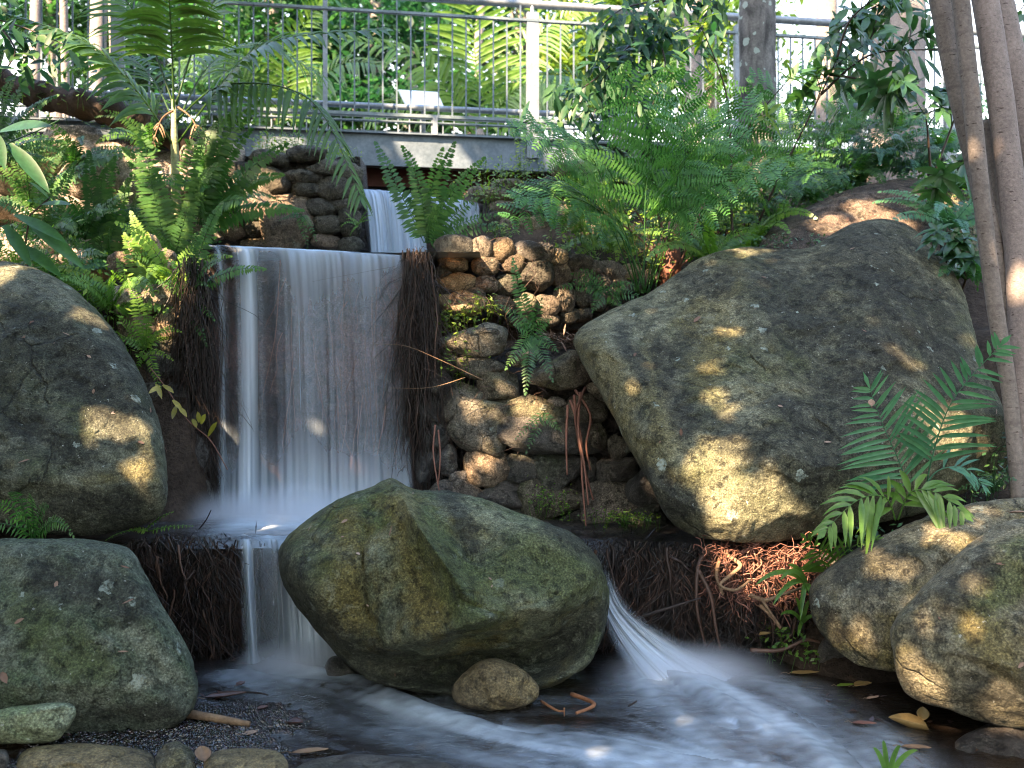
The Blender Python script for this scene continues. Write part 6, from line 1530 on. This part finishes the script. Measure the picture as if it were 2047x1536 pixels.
# ------------------------------------------------------------------ unseen shade trees, crown gaps cut to place the sun patches
SUN = Vector((-.47, -.60, .60)).normalized()
bpy.context.view_layer.update()
dg = bpy.context.evaluated_depsgraph_get()
def hit(px, py):
    d = at(px, py, 1).normalized(); o = Vector((0, 0, 0))
    for k in range(8):
        ok, loc, nor, idx, ob, mat = sc.ray_cast(dg, o, d)
        if not ok: return None
        if ob.name.startswith(('mist', 'main_water', 'upper_water', 'lower_water', 'side_casc', 'frond', 'leaf', 'ground_cover', 'hanging', 'fine_')): o = loc + d * .01; continue
        return loc
GAPS = [(60, 905, 46), (105, 930, 40), (130, 800, 44), (200, 845, 56), (275, 880, 34), (285, 935, 42), (30, 545, 60), (85, 575, 40), (160, 830, 40),
        (60, 340, 95), (150, 365, 95), (250, 330, 80), (350, 330, 60), (250, 430, 70), (180, 560, 100), (250, 610, 80), (340, 650, 46), (470, 400, 60), (90, 470, 90), (300, 520, 70), (400, 380, 60), (20, 420, 90), (30, 250, 90), (1350, 250, 90), (1250, 330, 90), (1430, 330, 80), (1150, 300, 60), (1320, 430, 70), (1540, 320, 60), (1700, 280, 60), (130, 620, 60), (290, 720, 50), (350, 440, 70), (430, 470, 40),
        (1462, 662, 24), (1432, 735, 24), (1425, 790, 26), (1485, 830, 30), (1408, 930, 40), (1440, 960, 44), (1500, 1010, 86), (1570, 1010, 50), (1505, 1055, 70), (1430, 1030, 50), (1430, 950, 50), (1850, 668, 36), (1822, 720, 26), (1918, 838, 36), (1900, 875, 26), (1460, 880, 26),
        (920, 530, 34), (922, 602, 52), (905, 684, 28), (1120, 680, 60), (975, 840, 40), (950, 930, 34), (1060, 812, 40), (1125, 872, 22), (1232, 990, 34), (1010, 770, 30), (1115, 518, 24), (1230, 540, 30),
        (720, 950, 16),
        (1480, 1130, 40), (1560, 1160, 56), (1540, 1125, 44), (1600, 1130, 36), (1730, 1095, 44), (1880, 1068, 46), (1795, 1135, 40), (1705, 1290, 24), (1912, 1190, 30), (1880, 1250, 44), (1850, 1310, 36), (1985, 1390, 24), (1835, 1365, 36), (1960, 1040, 40),
        (1700, 1512, 30), (1820, 1450, 36),
        (1740, 430, 60), (1660, 450, 44), (1900, 400, 44), (1330, 540, 50), (1290, 500, 40),
        (1300, 380, 60), (1200, 430, 60), (1380, 250, 60), (1580, 160, 60), (1420, 200, 60), (1250, 250, 70), (1500, 500, 40),
        (1065, 180, 26), (1130, 310, 46), (560, 285, 40), (930, 360, 60), (880, 320, 60), (350, 330, 60), (350, 250, 80), (500, 250, 60), (130, 230, 80), (1480, 300, 40), (1960, 300, 30), (2040, 560, 34), (1920, 880, 20), (1060, 620, 40)]
gaps = []
for px, py, rp in GAPS:
    h = hit(px, py)
    if h is not None: gaps.append((h, max(.07, 1.05 * rp * h.y / F)))
EX = SUN.cross(UP).normalized(); EY = EX.cross(SUN).normalized()
G2 = [(h.dot(EX), h.dot(EY), r_) for h, r_ in gaps]
# what must lie in shade: everything seen below the railing
U = []; V = []
for py in range(20, 1536, 60):
    for px in range(-100, 2150, 90):
        h = hit(px, py)
        if h is not None and h.y < 10.2: U.append(h.dot(EX)); V.append(h.dot(EY))
for py in range(-60, 300, 50):
    for px in range(1800, 2150, 50):
        h = hit(px, py)
        if h is not None and h.y < 6.5: U.append(h.dot(EX)); V.append(h.dot(EY))
u0, u1, v0, v1 = min(U) - .5, max(U) + .6, min(V) - .8, max(V) + .15
KEEP = []
for px, py, rp in [(1480, 1410, 70), (1020, 1445, 40), (1420, 1380, 60), (1560, 1460, 60), (620, 830, 60), (610, 860, 70), (490, 840, 50), (545, 1065, 50), (1340, 1375, 50), (800, 1080, 40), (700, 1130, 40)]:
    h = hit(px, py)
    if h is not None: KEEP.append((h.dot(EX), h.dot(EY), rp * h.y / F))
def shaded(p):
    """True where a leaf may hang: not across one of the gaps, and clear of the view"""
    u, v = p.dot(EX), p.dot(EY)
    for a, b, r_ in KEEP:
        if (u - a) ** 2 + (v - b) ** 2 < r_ * r_: return not (p.y > 0 and abs(p.x) < .60 * p.y + .3 and abs(p.z) < .46 * p.y + .3)
    for a, b, r_ in G2:
        dx, dy = u - a, v - b
        if abs(dx) < r_ * 1.5 and abs(dy) < r_ * 1.5:
            w = r_ * (1.0 + .55 * noise.noise(Vector((u * 7, v * 7, 3))))
            if dx * dx + dy * dy < w * w and noise.noise(Vector((u * 13, v * 13, 8))) < .22: return False
    return not (p.y > 0 and abs(p.x) < .60 * p.y + .3 and abs(p.z) < .46 * p.y + .3)
# bits of dry litter caught on the boulders
r = random.Random(5); mb = MB(); k = 0
while k < 150:
    d = at(r.uniform(0, 2047), r.uniform(430, 1480), 1).normalized()
    ok, loc, nor, idx, ob, mat = sc.ray_cast(dg, Vector((0, 0, 0)), d)
    k += 1
    if ok and ob.name.startswith('boulder') and nor.z > .12:
        t1 = nor.orthogonal().normalized(); t2 = nor.cross(t1); a = r.uniform(0, 6.3); dv = (t1 * math.cos(a) + t2 * math.sin(a) + nor * r.uniform(0, .25)).normalized()
        L = r.uniform(.012, .055); mb.blade(loc + nor * .003, dv, nor, L, L * r.uniform(.06, .28), 3, 0, .3, r.random())
tag(mb.build('leaf_litter', M['litter']), kind='stuff')
r = random.Random(77)
def shade_tree(label, foot, ua, ub, n, dist):
    e = empty('tree', foot, label, 'tree', 'shade trees over the path')
    cen = EX * ((ua + ub) / 2) + EY * ((v0 + v1) / 2) + SUN * (dist + Vector((0, 5, 0)).dot(SUN))
    mb = MB(); f = Vector(foot); trunk(mb, [f - UP * .3, f.lerp(cen, .35) + Vector((-.3, -.2, .6)), f.lerp(cen, .7) + Vector((-.2, -.2, .6)), cen], .22, .10, 14)
    mb.build('trunk', M['grey_bark'], e)
    mb = MB(); c = 0
    while c < n:
        p = EX * r.uniform(ua, ub) + EY * r.uniform(v0, v1) + SUN * (dist + r.uniform(-1.1, 1.1) + Vector((0, 5, 0)).dot(SUN))
        c += 1
        L = r.uniform(.16, .30)
        d = (EX * r.uniform(-1, 1) + EY * r.uniform(-1, 1) + SUN * r.uniform(-.5, .5)).normalized()
        if not (shaded(p + d * L * .5) and shaded(p) and shaded(p + d * L)): continue
        mb.blade(p, d, (SUN + Vector((r.uniform(-.5, .5), r.uniform(-.5, .5), r.uniform(-.3, .3)))).normalized(), L, L * .26, 2, .05, 0, r.random(), .45)
    mb.build('crown', M['canopy'], e)
area = (u1 - u0) * (v1 - v0)
um = (u0 + u1) / 2
shade_tree('unseen shade tree on the left, crown shaped to cast the sun patches', (-7.5, -1.5, -1.2), u0, um + .1, int(area * 230), 7.5)
shade_tree('unseen shade tree on the right, crown shaped to cast the sun patches', (-3.4, -3.5, -1.2), um - .1, u1, int(area * 230), 7.5)
def forest_tree(label, foot, h, rad, n):
    e = empty('tree', foot, label, 'tree', 'shade trees over the path')
    f = Vector(foot); top = f + UP * h; mb = MB(); trunk(mb, [f - UP * .3, f.lerp(top, .35) + Vector((.15, 0, 0)), f.lerp(top, .7), top], .2, .08, 12); mb.build('trunk', M['grey_bark'], e)
    mb = MB()
    for k in range(n):
        while True:
            q = Vector((r.uniform(-1, 1), r.uniform(-1, 1), r.uniform(-1, 1)))
            if .3 < q.length < 1: break
        p = f + UP * (h * .58) + Vector((q.x * rad, q.y * rad, q.z * h * .5))
        d = Vector((r.uniform(-1, 1), r.uniform(-1, 1), r.uniform(-.8, .4))).normalized(); L = r.uniform(.3, .55)
        if not (shaded(p) and shaded(p + d * L * .5) and shaded(p + d * L)): continue
        mb.blade(p, d, Vector((r.uniform(-.7, .7), r.uniform(-.7, .7), 1)).normalized(), L, L * .22, 2, .1, 0, r.random(), .45)
    mb.build('crown', M['canopy'], e)
for lb, ft, h_, rd in [('tall forest tree behind the viewpoint, right of the path', (3.5, -6.0, -1.0), 9, 3.0), ('tall forest tree behind the viewpoint, over the path', (-.5, -8.0, -1.0), 9, 3.2), ('tall forest tree behind the viewpoint, far right', (7.5, -2.5, -.6), 9, 3.0),
                       ('forest tree on the right bank out of view', (8.0, 3.0, -.2), 8, 2.6), ('forest tree on the left bank out of view', (-7.5, 3.5, -.2), 8, 2.6), ('tall forest tree behind the viewpoint, far left', (-8.5, -4.5, -1.0), 9, 3.0)]:
    forest_tree(lb, ft, h_, rd, 1100)
print('CANOPY', u0, u1, v0, v1, len(gaps))
# ------------------------------------------------------------------ camera, sky, sun
cam = bpy.data.cameras.new('camera'); co = bpy.data.objects.new('camera', cam); col.objects.link(co)
co.location = (0, 0, 0); co.rotation_euler = (PI / 2, 0, 0)
cam.sensor_width = 36; cam.lens = 36 * F / 2047; cam.clip_start = .05; cam.clip_end = 1000
cam.dof.use_dof = True; cam.dof.focus_distance = 4.6; cam.dof.aperture_fstop = 2.6
sc.camera = co
SUN = Vector((-.47, -.60, .60)).normalized()
wld = bpy.data.worlds.new('World'); sc.world = wld; wld.use_nodes = True
nt = wld.node_tree; sky = nt.nodes.new('ShaderNodeTexSky'); sky.sky_type = 'NISHITA'; sky.sun_disc = False
sky.sun_elevation = math.asin(SUN.z); sky.sun_rotation = math.atan2(SUN.x, SUN.y)
sky.air_density = 1.0; sky.dust_density = 2.2; sky.ozone_density = 1.0
bg = nt.nodes['Background']
# thin bright cloud veil low in the sky
tc = nt.nodes.new('ShaderNodeTexCoord'); sx = nt.nodes.new('ShaderNodeSeparateXYZ'); nt.links.new(tc.outputs['Generated'], sx.inputs[0])
vr = nt.nodes.new('ShaderNodeValToRGB'); vr.color_ramp.elements[0].position = .25; vr.color_ramp.elements[0].color = (1, 1, 1, 1); vr.color_ramp.elements[1].position = .62; vr.color_ramp.elements[1].color = (0, 0, 0, 1)
nt.links.new(sx.outputs[2], vr.inputs[0])
mx = nt.nodes.new('ShaderNodeMix'); mx.data_type = 'RGBA'; nt.links.new(vr.outputs[0], mx.inputs[0]); nt.links.new(sky.outputs[0], mx.inputs[6]); mx.inputs[7].default_value = (2.5, 2.6, 2.7, 1)
nt.links.new(mx.outputs[2], bg.inputs[0]); bg.inputs[1].default_value = .15
sl = bpy.data.lights.new('sun', 'SUN'); sl.energy = 4.9; sl.angle = math.radians(.5); sl.color = (1, .71, .46)
so = bpy.data.objects.new('sun', sl); col.objects.link(so); so.rotation_euler = SUN.to_track_quat('Z', 'Y').to_euler()
vs = sc.view_settings; vs.view_transform = 'Standard'; vs.look = 'None'; vs.exposure = 3.1; vs.gamma = 1
sc.cycles.max_bounces = 8; sc.cycles.transparent_max_bounces = 24; sc.cycles.volume_bounces = 3; sc.cycles.volume_step_rate = .3
sc.cycles.use_denoising = True; sc.cycles.filter_width = 1.05
sc.cycles.sample_clamp_indirect = 6
